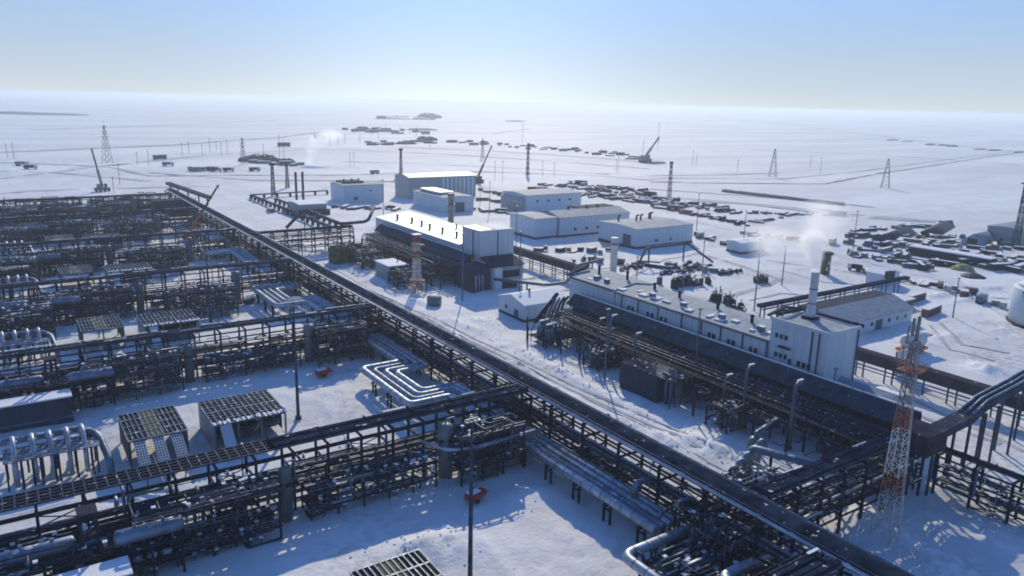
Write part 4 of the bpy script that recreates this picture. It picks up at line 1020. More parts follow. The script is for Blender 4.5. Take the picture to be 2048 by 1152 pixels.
# ---- lattice masts
def lattice(t, h, w0, w1, bands, r=.13, name='lattice_section'):
    n = len(bands)
    for k, m_ in enumerate(bands):
        za, zb = h * k / n, h * (k + 1) / n; wa = w0 + (w1 - w0) * (za / h) ** .8 if za > 0 else w0; wb = w0 + (w1 - w0) * (zb / h) ** .8
        b = MB(m_); ca = [(-wa / 2, -wa / 2), (wa / 2, -wa / 2), (wa / 2, wa / 2), (-wa / 2, wa / 2)]; cb2_ = [(x * wb / wa, y * wb / wa) for x, y in ca]
        sub = 2
        for j in range(4):
            j2 = (j + 1) % 4
            b.beam((*ca[j], za - (.8 if k == 0 else 0)), (*cb2_[j], zb), r * 1.9)
            for q in range(sub):
                f0, f1 = q / sub, (q + 1) / sub
                A = Vector((*ca[j], za)).lerp(Vector((*cb2_[j], zb)), f0); B = Vector((*ca[j2], za)).lerp(Vector((*cb2_[j2], zb)), f1)
                C_ = Vector((*ca[j2], za)).lerp(Vector((*cb2_[j2], zb)), f0); D_ = Vector((*ca[j], za)).lerp(Vector((*cb2_[j], zb)), f1)
                b.beam(A, B, r); b.beam(C_, D_, r); b.beam(D_, B, r)
        b.build(name, t)
mt = thing('lattice_mast', 'tall red and white lattice mast in the right foreground', 'lattice mast', (118.6, 60.2, 0))
lattice(mt, 34.5, 3.3, 1.1, ['mast_white', 'mast_white', 'mast_red', 'mast_white', 'mast_white', 'mast_red', 'container_grey', 'container_grey', 'container_grey'], .085)
MB('mast_red').box(-1.6, -1.6, 29.6, 1.6, 1.6, 29.8).build('service_platform', mt)
h_ = MB('mast_red')
for z in (30.3, 30.9):
    h_.beam((-1.6, -1.6, z), (1.6, -1.6, z), .1).beam((1.6, -1.6, z), (1.6, 1.6, z), .1).beam((1.6, 1.6, z), (-1.6, 1.6, z), .1).beam((-1.6, 1.6, z), (-1.6, -1.6, z), .1)
h_.build('railing', mt)
MB('container_grey').cyl(.2, 0, 34.5, 38.6, .3, 8).build('antenna', mt); MB('galv').drum((.5, -.9, 33), (.5, -.5, 33), .6, 12).build('floodlight', mt)
lad = MB('mast_white'); 
for s_ in (-.25, .25): lad.beam((s_, -2.15, 0), (s_, -.7, 34), .08)
lad.build('ladder', mt)
mt = thing('lattice_mast', 'red and white banded lattice mast before the hall with shining roof', 'lattice mast', (127, 251.5, 0))
lattice(mt, 21.5, 2.8, 1.7, ['mast_red', 'mast_white', 'mast_white', 'mast_white', 'mast_red', 'mast_white', 'mast_red'], .13)
MB('mast_red').box(-1.7, -1.7, 17.5, 2.6, 1.7, 17.8).use('mast_white').box(-1.6, -1.6, 21.5, 1.6, 1.6, 21.8).build('service_platform', mt)
MB('mast_red').box(-2.2, -2.4, 4.0, 2.6, 2.2, 4.3).build('lower_platform', mt)

# ---- hall 1
H1 = thing('compressor_hall', 'pale compressor hall with blinding sunlit roof, upper middle of the picture', 'hall', (0, 0, 0))
MB('panel_white').box(152, 262, -.5, 170, 345, 13.8).build('wall', H1)
rf = MB('roof_glossy').hexa([(151.4, 262.3, 13.8), (170, 262.3, 15.6), (170, 345.6, 15.6), (151.4, 345.6, 13.8), (151.4, 262.3, 14.1), (170, 262.3, 15.9), (170, 345.6, 15.9), (151.4, 345.6, 14.1)]).build('roof', H1)
MB('panel_white').box(152.6, 247.5, 9.4, 168, 261.8, 21.2).build('end_block', H1)
MB('roof_pale').box(152.4, 247.2, 21.2, 168.2, 262, 21.45).use('roof_glossy').box(152.9, 250, 21.45, 159, 261.6, 21.52).use('snow_cap').box(160, 248, 21.45, 167.8, 261.5, 21.56).build('roof', H1)
MB('steel_mid').box(160.2, 247.2, 9.6, 160.5, 247.48, 21.2).build('downpipe', H1); MB('steel_mid').box(152.3, 253, 9, 152.58, 253.3, 21.2).build('downpipe', H1)
for yy in (330, 318, 308, 298, 287, 275): vent(H1, 156.5 + rg.uniform(-1, 2), yy, 14.5, 2.1, .5)
MB('panel_grey').box(152.2, 238.5, -.5, 166.5, 247.1, 8.9).build('porch_wall', H1)
MB('roof_dark').hexa([(151.6, 237.8, 8.9), (167, 237.8, 8.9), (167, 247.1, 11.3), (151.6, 247.1, 11.3), (151.6, 237.8, 9.2), (167, 237.8, 9.2), (167, 247.1, 11.6), (151.6, 247.1, 11.6)]).build('porch_roof', H1)
MB('panel_plain').box(153.2, 238.2, .2, 156.6, 238.48, 8.7).build('porch_panel', H1)
MB('black').box(157.2, 238.3, 4.4, 164.6, 238.49, 7.2).build('opening', H1); MB('black').box(156.9, 238.3, .2, 163.6, 238.49, 3.0).build('opening', H1)
MB('panel_plain').box(164, 238.2, .2, 166.2, 238.48, 4).build('porch_panel', H1)
MB('panel_dark').box(144, 239.5, -.5, 152.1, 250, 9.5).build('lean_to', H1)
for x in (145.5, 147.0, 148.4): MB('silver').cyl(x, 239.2, .3, 6.4, .28, 10).build('exhaust_pipe', H1)
windows(H1, [(256, 11.4, 1.6, 1.1)], ('x', 152.6))
for y in (310, 300): vent(H1, 166, y - 20, 15.4, 1.6, .4)

# ---- middle white gabled building and neighbours
B3 = thing('pump_house', 'white pump house with snowy gables between the two halls', 'building', (0, 0, 0))
house(B3, 139, 157, 197.5, 213, 5.4, 7.4, 'x', roof='snow_cap', z0=.5, base='roof_dark')
windows(B3, [(208.5, 2.6, 1.4, 1.3)], ('x', 139)); MB('door_dark').box(138.93, 201, .5, 139 - .004, 203.6, 3.0).build('door', B3)
MB('galv').cyl(146, 205, 7, 9, .4, 10).build('roof_vent', B3)
GB = 'pale box buildings in the middle distance'
def boxb(label, x0, x1, y0, y1, h, zr=None, axis='x', wall='panel_white', roof='roof_pale', base=None, z0=0, name='plant_building', **k):
    t = thing(name, label, 'building', (0, 0, 0)); house(t, x0, x1, y0, y1, h, zr or h + .9, axis, wall, roof, z0, base=base, **k); return t
t = boxb('white building with dark cut-in roof, left of the striped shed', 196, 226, 498, 522, 12, 12.8); MB('roof_dark').box(199, 505, 12.6, 214, 519, 13.9).build('roof_unit', t)
for x in (202, 208, 213): vent(t, x, 512, 13.6, 1.2, .6)
windows(t, [(205, 3, 3, 2.4), (216, 8, 1.5, 1.2)], ('y', 498))
t = boxb('big grey shed with striped front, far behind the hall with shining roof', 247, 303, 500, 524, 15.4, 17.4, wall='panel_grey', roof='panel_grey', z0=0, name='storage_shed')
s0 = None
for k in range(8):
    x = 275 + k * 3.6
    if s0 is None: s0 = MB('panel_plain').box(-.7, -.08, 0, .7, -.003, 14.6).build('pale_stripe', t, (x, 500, .3))
    else: inst(s0, t, (x, 500, .3))
MB('snow_cap').box(262, 496, 5.5, 272, 499.8, 6.2).build('porch_roof', t); MB('panel_plain').box(263, 496.5, -.3, 271, 499.7, 5.4).build('porch_wall', t)
t = boxb('white building with long shining skylight, just behind the hall with shining roof', 236, 258, 428, 472, 9.6, 10.4, 'y')
MB('roof_glossy').box(239, 440, 10.6, 250, 468, 12.0).build('skylight', t); MB('door_dark').box(244, 427.9, 0, 251, 428 - .01, 6.4).build('door', t)
t = boxb('low pale block, left part of the middle white building pair', 232, 246, 322, 346, 10.8, 11.4, base='roof_dark', z0=1.2)
t = boxb('long pale hall with dark sloping roof, right part of the middle pair', 247.5, 297, 321, 342, 10.6, 13, roof='roof_pale', base='roof_dark', z0=1.2)
windows(t, [(258 + 8 * k, 4, 2, 1.3) for k in range(4)], ('y', 321))
MB('roof_dark').box(270, 333, 12.6, 296, 342.5, 13.4).build('roof_cover', t)
for x in (262, 275, 283): vent(t, x, 333, 12.8, 1.6, .5)
t = boxb('white building behind the middle pair, next to the laydown yard', 286, 332, 408, 436, 11, 12); windows(t, [(295 + 9 * k, 7, 2.2, 1.4) for k in range(4)], ('y', 408))
MB('panel_grey').box(283, 409, -.3, 285.9, 434, 9).build('lean_to', t)
t = boxb('white box building with roof pipes, right of the middle pair', 262, 302, 277, 306, 9.8, 10.6, base='roof_dark', z0=1.2)
MB('door_dark').box(261.9, 281, 1.3, 262 - .01, 287, 6.5).build('door', t); windows(t, [(276, 3.4, 2.4, 1.2), (286, 3.4, 1.4, 1.2)], ('y', 277))
for x, y in ((270, 300), (279, 296), (283, 297), (292, 300), (294, 301)):
    MB('steel_mid').tube([(x, y, 9.6), (x, y, 13.4), (x + 1.2, y - .6, 13.6)], .5, 8, bend=.6).build('roof_pipe', t)
t = boxb('grey snow-covered block beside the twin dark chimneys', 151, 168, 455, 476, 6.5, 7.0, wall='panel_grey', roof='snow_cap')
MB('panel_dark').box(150, 452, -.4, 169, 454.8, 3.5).build('lean_to', t)
t = boxb('low gabled warehouse behind the tall end block of the big hall', 214, 256, 132.5, 148, 4.6, 7.6, wall='panel_plain', roof='roof_pale', name='warehouse')
windows(t, [(222 + 5 * k, 2.4, 1.4, 1.3) for k in range(7)], ('y', 132.5)); MB('roof_dark').box(213, 140.3, 7.3, 257, 147.5, 7.75).build('roof_cover', t)
MB('door_dark').box(234, 132.4, 0, 238, 132.5 - .01, 3.4).build('door', t)
t = boxb('small pale cabin on the snow plain left of the steam', 300, 318, 243, 252, 5.4, 6, wall='panel_plain', roof='snow_cap', base='roof_dark', z0=1)
t = boxb('white hut at the end of the pipe bridges', 297, 308, 167, 175, 5, 6.4, 'y', wall='panel_plain', roof='snow_cap'); MB('roof_dark').box(295, 164, 4, 299, 166, 7).build('porch', t)
t = boxb('flat snow-covered timber shelter behind the rust-red container', 250, 276, 143, 152, 3.0, 3.4, wall='timber', roof='snow_cap')
sk = thing('exhaust_stack', 'plain grey stack standing behind the far end of the big hall', 'chimney', (215.5, 241, 0))
MB('container_white').lathe(0, 0, [(1.5, -.5), (1.5, 14.4), (1.7, 14.5), (1.7, 15.2), (1.3, 15.2)], 18).build('shaft', sk); MB('steel_mid').cyl(0, 0, 12.2, 12.5, 2.0, 18).build('service_platform', sk)
sk = thing('exhaust_stack', 'dark stack rising behind the hall with shining roof', 'chimney', (197, 350, 0))
MB('container_grey').lathe(0, 0, [(1.5, -.5), (1.5, 21), (1.8, 21.2), (1.8, 23), (1.3, 23)], 16).build('shaft', sk); MB('steel_mid').cyl(0, 0, 17, 17.3, 2.3, 16).build('service_platform', sk)
for q, (x, lab) in enumerate(((164.0, 'left of the twin dark banded chimneys'), (168.6, 'right of the twin dark banded chimneys'))):
    sk = thing('banded_chimney', lab, 'chimney', (x, 500, 0), 0, 'twin dark chimneys')
    for k in range(6): MB('black' if k % 2 else 'rust').cyl(0, 0, k * 3.7 - (.5 if k == 0 else 0), k * 3.7 + 3.7, .8, 12).build('shaft_ring', sk)
sk = thing('flare_column', 'squat mottled column behind the steaming stack', 'column', (297, 194.2, 0))
MB('olive').lathe(0, 0, [(2.0, -.5), (2.0, 9.2), (2.4, 9.3), (2.4, 9.9), (1.6, 10)], 16).build('shell', sk)
for q, (z, a) in enumerate(((2, 0), (4.5, 2), (7, 4))): MB('mast_white').box(-2.3 + .5 * a, -2.15, z, -1.2 + .5 * a, -1.9, z + 1.6).build('access_hatch', sk)
MB('steel_dark').cyl(0, 0, 9.0, 9.3, 3.0, 16).build('service_platform', sk)
t = thing('storage_tank', 'large white storage tank with dark stairs cut by the right edge', 'tank', (295.5, 104.5, 0))
MB('panel_plain').lathe(0, 0, [(13.5, -.5), (13.5, 12), (12.6, 12.9), (1, 14.2)], 48).build('shell', t); MB('snow_cap').lathe(0, 0, [(12.4, 13.1), (6, 13.9), (.8, 14.5)], 40).build('snow_cover', t)
MB('black').lathe(0, 0, [(14.0, -.5), (14.0, .5), (13.6, .6)], 48).build('base_ring', t)
st = MB('black')
for k in range(13):
    th = math.pi * (1.04 - .012 * k); x, y = 14.3 * math.cos(th), 14.3 * math.sin(th)
    st.box(x - .9, y - 1.0, k * .98, x + .6, y + 1.0, k * .98 + .38); st.box(x - 1.5, y - .3, k * .98 + .4, x - .9, y + .3, k * .98 + .9)
st.build('stair', t)
# pipe bridges behind the hall
for q, (y, x0_, x1_, lab) in enumerate(((157.2, 206, 296, 'dark pipe bridge behind the steaming stack, running to the white hut'), (151.5, 208, 252, 'second low pipe bridge beside the warehouse ridge'))):
    t = thing('pipe_bridge', lab, 'pipe bridge', (0, 0, 0), 0)
    MB('tray').box(x0_, y - 1.1, 5.6 - q * 1.5, x1_, y + 1.1, 6.6 - q * 1.5).build('casing', t); MB('silver_dull').tube([(x0_, y - 1.6, 5.2 - q * 1.5), (x1_, y - 1.6, 5.2 - q * 1.5)], .3, 8).build('pipe', t)
    p0 = None
    x = x0_ + 2
    while x < x1_:
        if p0 is None: p0 = MB('steel_mid').box(-.2, -1.0, -.8, .2, -.7, 5.58 - q * 1.5).box(-.2, .7, -.8, .2, 1.0, 5.58 - q * 1.5).build('trestle', t, (x, y, 0))
        else: inst(p0, t, (x, y, 0))
        x += 9
pipe_rack('dark pipe rack linking the main rack with the first hall', (93.4, 340, 0), 44, 4.4, 11.0, [3.6, 6.4, 9.0], seed=45, npipe=6, trayw=3.2, snow=.4, drops=12, valves=12)
t = thing('overhead_pipe', 'dark hump-backed duct beside the link rack', 'overhead pipe', (0, 0, 0))
MB('pipe_dark').tube([(118, 378, 6), (127, 376, 15.5), (136, 352, 10.6), (150, 350, 11.2), (157, 358, 17)], .8, 10, bend=3).build('duct', t); MB('steel_dark').box(126.6, 375.6, -.5, 127, 376, 15).build('support', t)
t = thing('overhead_pipe', 'grey elbowed duct between the pump house and the big hall', 'overhead pipe', (0, 0, 0))
MB('galv').tube([(152, 236, 5), (160, 214, 6.5), (168, 212, 7), (172, 212, 13), (186, 214, 13.4)], .6, 10, bend=2).build('duct', t)
for x, y, z in ((157, 222, 6), (180, 213, 12.8)): MB('steel_dark').box(x - .2, y - .2, -.5, x + .2, y + .2, z).build('support', t)
t = thing('overhead_pipe', 'portal pipe on thin legs behind the plain grey stack', 'overhead pipe', (0, 0, 0))
MB('pipe_dark').tube([(226, 238, 1), (236, 243, 8.5), (262, 243, 8.5), (268, 232, 1)], .5, 10, bend=2).build('duct', t)
for x in (238, 260): MB('steel_mid').box(x - .25, 242.7, -.5, x + .25, 243.3, 8).build('support', t)
# low walled pipe road beyond the main rack
for q, (a, b, lab) in enumerate((((147, 548), (205, 553), 'low dark pipe run along the far edge of the plant'), ((147, 546), (146, 392), 'low dark pipe run leading from the far corner to the link rack'), ((156, 520), (156, 400), 'inner low pipe run beside the twin chimneys'))):
    t = thing('pipe_run', lab, 'pipe run', (0, 0, 0), 0, 'low pipe runs beyond the main rack'); A = Vector((*a, 2.6)); B = Vector((*b, 2.6)); MB('tray').beam(A, B, 2.2, .7).build('tray', t); d = (B - A); n = int(d.length / 9)
    s0 = None
    for k in range(n + 1):
        p = A + d * k / n
        if s0 is None: s0 = MB('steel_dark').box(-.7, -.7, -.6, .7, .7, 2.2).build('trestle', t, (p.x, p.y, 0))
        else: inst(s0, t, (p.x, p.y, 0))
# switchyard clutter behind the big hall
def clutter(label, cx, cy, seed, n, sx, sy, h=4, mats=('steel_dark', 'black', 'steel_mid'), name='switchgear', cat='switchgear'):
    rg = random.Random(seed); t = thing(name, label, cat, (cx, cy, 0))
    for k in range(int(n * 1.7)):
        x, y = rg.gauss(0, sx * .5), rg.gauss(0, sy * .5); z = rg.uniform(.25, 1) * h
        b = MB(rg.choice(mats)); q = rg.random()
        b.box(x - rg.uniform(.3, 1.2), y - rg.uniform(.3, .9), -.5, x + rg.uniform(.3, 1.2), y + rg.uniform(.3, .9), z * rg.uniform(.4, .8))
        b.box(x - .1, y - .1, 0, x + .1, y + .1, z)
        for j in range(3): b.beam((x + rg.uniform(-1.4, 1.4), y + rg.uniform(-1, 1), z * rg.uniform(.2, 1)), (x + rg.uniform(-1.8, 1.8), y + rg.uniform(-1.2, 1.2), z * rg.uniform(.2, 1)), rg.uniform(.1, .3))
        if q < .5: b.use('snow_cap').box(x - .45, y - .35, z * .82, x + .45, y + .35, z * .82 + .12)
        b.build('bay', t)
    return t
for q, (px, py, sx, sy, n, h, lab) in enumerate(((1375, 570, 9, 5, 16, 6, 'dark tangle of switchgear just behind the roof of the big hall'), (1440, 608, 5, 4, 10, 6, 'smaller tangle of switchgear near the roof vents of the big hall'),
        (1470, 630, 3, 3, 6, 5, 'dark equipment column behind the right roof end of the big hall'), (1520, 562, 3.2, 3, 10, 3.6, 'dark bushy pile standing alone on the snow left of the steam'), (1460, 545, 6, 3, 10, 2.6, 'low dark equipment on snow left of the dark pile'),
        (1380, 535, 8, 3, 12, 3, 'dark machinery group in front of the white box building'), (1270, 535, 8, 3, 10, 2.2, 'rusty scrap on the snow beside the plain grey stack'), (1190, 520, 8, 4, 10, 2, 'scattered dark parts left of the plain grey stack'), (1345, 545, 10, 4, 12, 2.2, 'low dark fittings on snow between the big hall and white box building'))):
    clutter(lab, *G(px, py), 100 + q, n, sx, sy, h, mats=(('rust', 'steel_dark', 'timber') if q == 6 else ('steel_dark', 'black', 'steel_mid')))
def slim_pole(label, x, y, h, group=None, r=.22):
    t = thing('light_pole', label, 'light pole', (x, y, 0), 0, group); MB('galv').tube([(0, 0, -.8), (0, 0, h)], [r * 1.2, r * .7], 8).build('shaft', t); MB('galv').box(-.6, -.2, h - .2, .6, .2, h + .15).build('floodlight', t)
GPL = 'slim light poles around the halls'
for x, y, h, lab in ((126.5, 142.5, 19, 'slim pole before the right-hand gallery, left of the dark box house'), (139.5, 123.5, 22, 'slim pole rising above the dark box house'), (146.5, 90.3, 15.5, 'slim pole in front of the gabled annex'), (219.5, 169.5, 25.5, 'tall slim pole behind the big hall, left of the steaming stack'),
        (258.6, 229.8, 12, 'short slim pole on snow before the white box building'), (135.5, 232, 24, 'slim pole at the left of the porch of the first hall'), (157.8, 228, 24, 'slim pole at the right of the porch of the first hall'), (240, 353, 16, 'slim pole at the corner of the middle white pair'), (172, 160, 22, 'slim pole at the far eave of the big hall'), (178, 187, 20, 'slim pole at the far end roof of the big hall'),
        (230, 410, 24, 'slim pole beside the building with the skylight'), (310, 250, 20, 'slim pole beside the pale cabin left of the steam'), (330, 300, 22, 'slim pole on the snow behind the white box building'), (262, 190, 16, 'slim pole beside the squat mottled column'), (350, 215, 22, 'slim pole at the left end of the right-hand yard'), (275, 128, 14, 'thin pole beside the rust-red container'), (205, 300, 22, 'slim pole at the far end of the brown gallery'), (190, 420, 24, 'slim pole between the twin chimneys and the skylight building'), (262, 415, 20, 'slim pole right of the building with the skylight')):
    slim_pole(lab, x, y, h, GPL)
# crane among the racks
def crane(label, x, y, tip, m_='orange', boom='steel_dark', group=None, s=1.0, rz=0):
    t = thing('mobile_crane', label, 'crane', (x, y, 0), 0, group); T = Vector(tip) - Vector((x, y, 0))
    MB(m_).box(-4 * s, -1.4 * s, .9 * s, 4 * s, 1.4 * s, 2.2 * s).build('chassis', t); MB(m_).box(-2.6 * s, -1.3 * s, 2.2 * s, .6 * s, 1.3 * s, 4.2 * s).build('counterweight', t)
    MB(m_).box(1.0 * s, -1.2 * s, 2.2 * s, 2.6 * s, .2 * s, 4.4 * s).use('window_glass').box(1.4 * s, -1.24 * s, 3.1 * s, 2.4 * s, -1.202 * s, 4.2 * s).build('cab', t)
    for xx in (-3, -1, 1.2, 3.2): MB('black').tube([(xx * s, -1.5 * s, .6 * s), (xx * s, 1.5 * s, .6 * s)], .62 * s, 12).build('wheel', t)
    A = Vector((0, 0, 3.4 * s)); mid = A.lerp(T, .42); MB(m_).beam(A, mid, 1.0 * s, 1.2 * s).build('boom_base', t); MB(boom).beam(mid, T, .6 * s, .7 * s).build('boom', t); MB(boom).beam(T, T - Vector((0, 0, 3 * s)), .12 * s).build('hook_line', t)
    return t
crane('orange crane with raised dark boom among the far racks', 77, 402, (93, 405, 26))
pc_ = lambda px, py: G(px, py)
x, y = G(205, 383); crane('far grey crane behind the plant at left, boom raised', x, y, (x - 4, y + 2, 31), 'container_grey', 'steel_mid', 'distant cranes', 1.3)
x, y = G(955, 366); crane('far red-brown crane behind the striped shed, boom raised right', x, y, (x + 12, y - 4, 33), 'rust', 'rust', 'distant cranes', 1.4)
x, y = G(1290, 325); crane('far dark crane on a mound at the right', x, y, (x + 16, y - 6, 32), 'container_grey', 'steel_dark', 'distant cranes', 2.2)
# right-hand foreground things
t = thing('fuel_bowser', 'cylinder-bodied grey machine with an orange skirt right of the tall end block', 'machine', (222, 113.5, 0))
MB('container_white').drum((-4, 0, 3.6), (5, 0, 3.6), 2.3, 18).build('tank', t); MB('orange').box(-5, -2.6, 1.0, 4.5, 2.2, 1.7).build('skirt', t)
for xx in (-3.5, 0, 3.5): MB('steel_dark').box(xx - .3, -1.8, -.5, xx + .3, 1.8, 1.0).build('leg', t)
MB('container_grey').cyl(-2, -.6, 4, 11, .5, 10).build('chimney', t); MB('container_grey').cyl(-4.4, -.6, 3.5, 9.5, .3, 10).build('chimney', t); MB('container_grey').box(4, -2, 4.6, 7.4, .5, 4.9).build('canopy', t)
t = thing('mesh_screen', 'pale tarpaulin screen between the machine and the brown gallery', 'screen', (200, 104, 0)); MB('mast_white').box(-4, -.15, .2, 2, .15, 7.2).build('cloth', t)
for xx in (-4.2, -1, 2.1): MB('steel_mid').box(xx - .12, -.3, -.6, xx + .12, -.16, 7.4).build('post', t)

# ================================================================== laydown yards
def corr(b, x0, y0, z0, x1, y1, z1, m_, snow=True, step=.9):
    b.use(m_).box(x0, y0, z0, x1, y1, z1)
    x = x0 + .3
    while x < x1 - .2: b.box(x, y0 - .07, z0 + .15, x + .25, y0 - .001, z1 - .15); x += step
    if snow: b.use('snow_cap').box(x0 + .05, y0 + .05, z1, x1 - .05, y1 - .05, z1 + .22)
PROTO = {}
def proto(kind, m_):
    key = (kind, m_)
    if key in PROTO: return PROTO[key]
    rg = random.Random(hash(kind) % 7 + len(m_)); b = MB(m_)
    if kind == 'container': corr(b, -6, -1.25, -.3, 6, 1.25, 2.6, m_); b.use('steel_dark').box(5.98, -1.1, .1, 6.06, 1.1, 2.4)
    elif kind == 'cabin':
        b.box(-4.5, -1.5, .4, 4.5, 1.5, 3.1).use('snow_cap').box(-4.6, -1.6, 3.1, 4.6, 1.6, 3.4).use('window_glass').box(-3, -1.56, 1.4, -1.6, -1.502, 2.3).box(1.4, -1.56, 1.4, 2.8, -1.502, 2.3).use('steel_dark').box(-4.2, -1.2, -.4, -3.4, 1.2, .4).box(3.4, -1.2, -.4, 4.2, 1.2, .4)
    elif kind == 'pipe_stack':
        for lv in range(3):
            for k in range(5 - lv): b.tube([(-6, (k - (4 - lv) / 2) * 1.1, .55 + lv * .95), (6, (k - (4 - lv) / 2) * 1.1, .55 + lv * .95)], .54, 8)
        b.use('snow_cap').box(-5.6, -.9, 2.95, 5.6, .9, 3.2)
    elif kind == 'crate':
        b.box(-2.4, -1.6, -.3, 2.4, 1.6, 2.0); b.use('timber').box(-2.5, -1.66, .2, 2.5, -1.602, .45).box(-2.5, -1.66, 1.4, 2.5, -1.602, 1.65); b.use('snow_cap').box(-2.3, -1.5, 2.0, 2.3, 1.5, 2.3)
    elif kind == 'beam_stack':
        for k in range(6): b.box(-7, -2 + k * .7, -.3, 7, -1.55 + k * .7, .5 + (k % 3) * .45)
        b.use('snow_cap').box(-6.6, -1.6, 1.4, 6.6, 1.4, 1.65)
    elif kind == 'truck':
        b.box(-4.2, -1.25, 1.0, 1.6, 1.25, 3.0).use('container_white').box(1.8, -1.2, .7, 3.9, 1.2, 3.0).use('window_glass').box(3.86, -1.0, 1.9, 3.95, 1.0, 2.7).use('black')
        for xx in (-3.2, -1.8, 2.8): b.tube([(xx, -1.3, .5), (xx, 1.3, .5)], .55, 10)
    elif kind == 'drum_reel':
        b.tube([(0, -1.2, 1.4), (0, 1.2, 1.4)], 1.0, 12).tube([(0, -1.35, 1.4), (0, -1.2, 1.4)], 1.6, 14).tube([(0, 1.2, 1.4), (0, 1.35, 1.4)], 1.6, 14); b.use('snow_cap').box(-.8, -1.1, 2.6, .8, 1.1, 2.9)
    PROTO[key] = b
    return b
NM = {'container': ('shipping_container', 'container'), 'cabin': ('site_cabin', 'cabin'), 'pipe_stack': ('pipe_stack', 'pipe stack'), 'crate': ('crate', 'crate'), 'beam_stack': ('beam_stack', 'steel stack'), 'truck': ('parked_truck', 'truck'), 'drum_reel': ('cable_reel', 'cable reel')}
CN = {'steel_dark': 'dark steel', 'rust': 'rusty', 'timber': 'brown', 'container_blue': 'dark blue', 'container_grey': 'grey', 'container_white': 'white', 'black': 'black', 'red': 'red', 'orange': 'orange', 'pipe_brown': 'brown', 'olive': 'olive', 'yellow': 'yellow'}
ORD = ['first', 'second', 'third', 'fourth', 'fifth', 'sixth', 'seventh', 'eighth', 'ninth', 'tenth', 'eleventh', 'twelfth', 'thirteenth', 'fourteenth', 'fifteenth', 'sixteenth', 'seventeenth', 'eighteenth', 'nineteenth', 'twentieth', 'twenty-first', 'twenty-second', 'twenty-third', 'twenty-fourth', 'twenty-fifth']
MESH = {}
def item(kind, m_, x, y, rz, label, group):
    key = (kind, m_)
    if key not in MESH:
        o = proto(kind, m_).build(NM[kind][0]); MESH[key] = o
    else:
        o = MESH[key].copy(); COL.objects.link(o); o.scale = (1, 1, 1)
    o.location = (x, y, max(-.3, zat(x, y) - .05) if math.hypot(x, y) < 1400 else 0); o.rotation_euler = (0, 0, rz)
    tag(o, label, NM[kind][1], group); return o
def yard_row(rowname, p0, p1, n, kinds, mats, seed, group, rz=0.0, jit=2.5, ang=.35):
    rg = random.Random(seed); cnt = {}
    for k in range(n):
        f = (k + .5) / n; px = p0[0] + (p1[0] - p0[0]) * f; py = p0[1] + (p1[1] - p0[1]) * f
        x, y = G(px, py); x += rg.uniform(-jit, jit); y += rg.uniform(-jit, jit)
        kd = rg.choice(kinds); m_ = rg.choice(list(mats) + ['timber', 'rust'])
        o_ = item(kd, m_, x, y, rz + rg.uniform(-ang, ang) + (R(90) if rg.random() < .3 else 0), 'snow-topped %s %s, %s from left, %s' % (CN[m_], NM[kd][1].replace('steel stack', 'girder stack'), ORD[k], rowname), group)
        f_ = rg.uniform(.6, 1.0); o_.scale = (f_ * rg.uniform(.8, 1.15), f_, f_ * rg.uniform(.8, 1.3))
Y1 = 'goods in the laydown yard behind the white buildings'; dk = ['steel_dark', 'black', 'rust', 'timber', 'container_grey', 'steel_dark', 'container_blue']
ak = ['container', 'pipe_stack', 'crate', 'beam_stack', 'pipe_stack', 'drum_reel']
yard_row('back row of middle yard', (1085, 370), (1300, 392), 22, ak, dk, 1, Y1, .2)
yard_row('second row of middle yard', (1060, 378), (1330, 402), 22, ak, dk, 2, Y1, .2)
yard_row('third row of middle yard', (1150, 390), (1400, 416), 20, ak, dk, 3, Y1, .2)
yard_row('fourth row of middle yard', (1250, 402), (1470, 425), 18, ak, dk + ['red', 'rust', 'orange'], 4, Y1, .2)
yard_row('front row of middle yard', (1300, 412), (1440, 440), 12, ak, dk + ['red', 'rust'], 5, Y1, .2)
yard_row('row right of striped shed', (955, 380), (1030, 398), 8, ['container', 'crate', 'truck'], ['timber', 'rust', 'steel_dark', 'black'], 6, Y1, .1)
yard_row('second row right of striped shed', (955, 398), (1022, 408), 7, ['container', 'crate', 'truck'], ['timber', 'rust', 'steel_dark', 'black'], 7, Y1, .1)
yard_row('row just right of first hall', (945, 418), (1028, 428), 7, ['container', 'beam_stack', 'crate'], ['timber', 'rust', 'steel_dark', 'black'], 8, Y1, -.3)
yard_row('row right of white box building', (1420, 432), (1500, 452), 8, ['beam_stack', 'crate', 'pipe_stack'], dk, 9, Y1, .4)
yard_row('faint row behind the steam', (1480, 448), (1660, 420), 10, ['crate', 'beam_stack'], ['container_grey', 'steel_dark'], 10, Y1, .4)
Y2 = 'goods in the right-hand storage yard'
yard_row('rear row of right-hand yard', (1705, 462), (1900, 448), 13, ['container', 'beam_stack', 'pipe_stack'], ['black', 'steel_dark', 'container_grey'], 11, Y2, .1)
yard_row('second row of right-hand yard', (1690, 475), (1930, 478), 18, ak, dk, 12, Y2, .3)
yard_row('third row of right-hand yard', (1690, 488), (2040, 500), 24, ak, dk, 13, Y2, .3)
yard_row('fourth row of right-hand yard', (1720, 500), (2045, 515), 22, ak, dk + ['rust'], 14, Y2, .3)
yard_row('front row of right-hand yard', (1760, 515), (1900, 532), 10, ['beam_stack', 'pipe_stack', 'crate'], dk, 15, Y2, .3)
yard_row('edge row of right-hand yard', (1900, 520), (2045, 545), 10, ['beam_stack', 'crate', 'container'], ['black', 'rust', 'steel_dark'], 16, Y2, -.3)
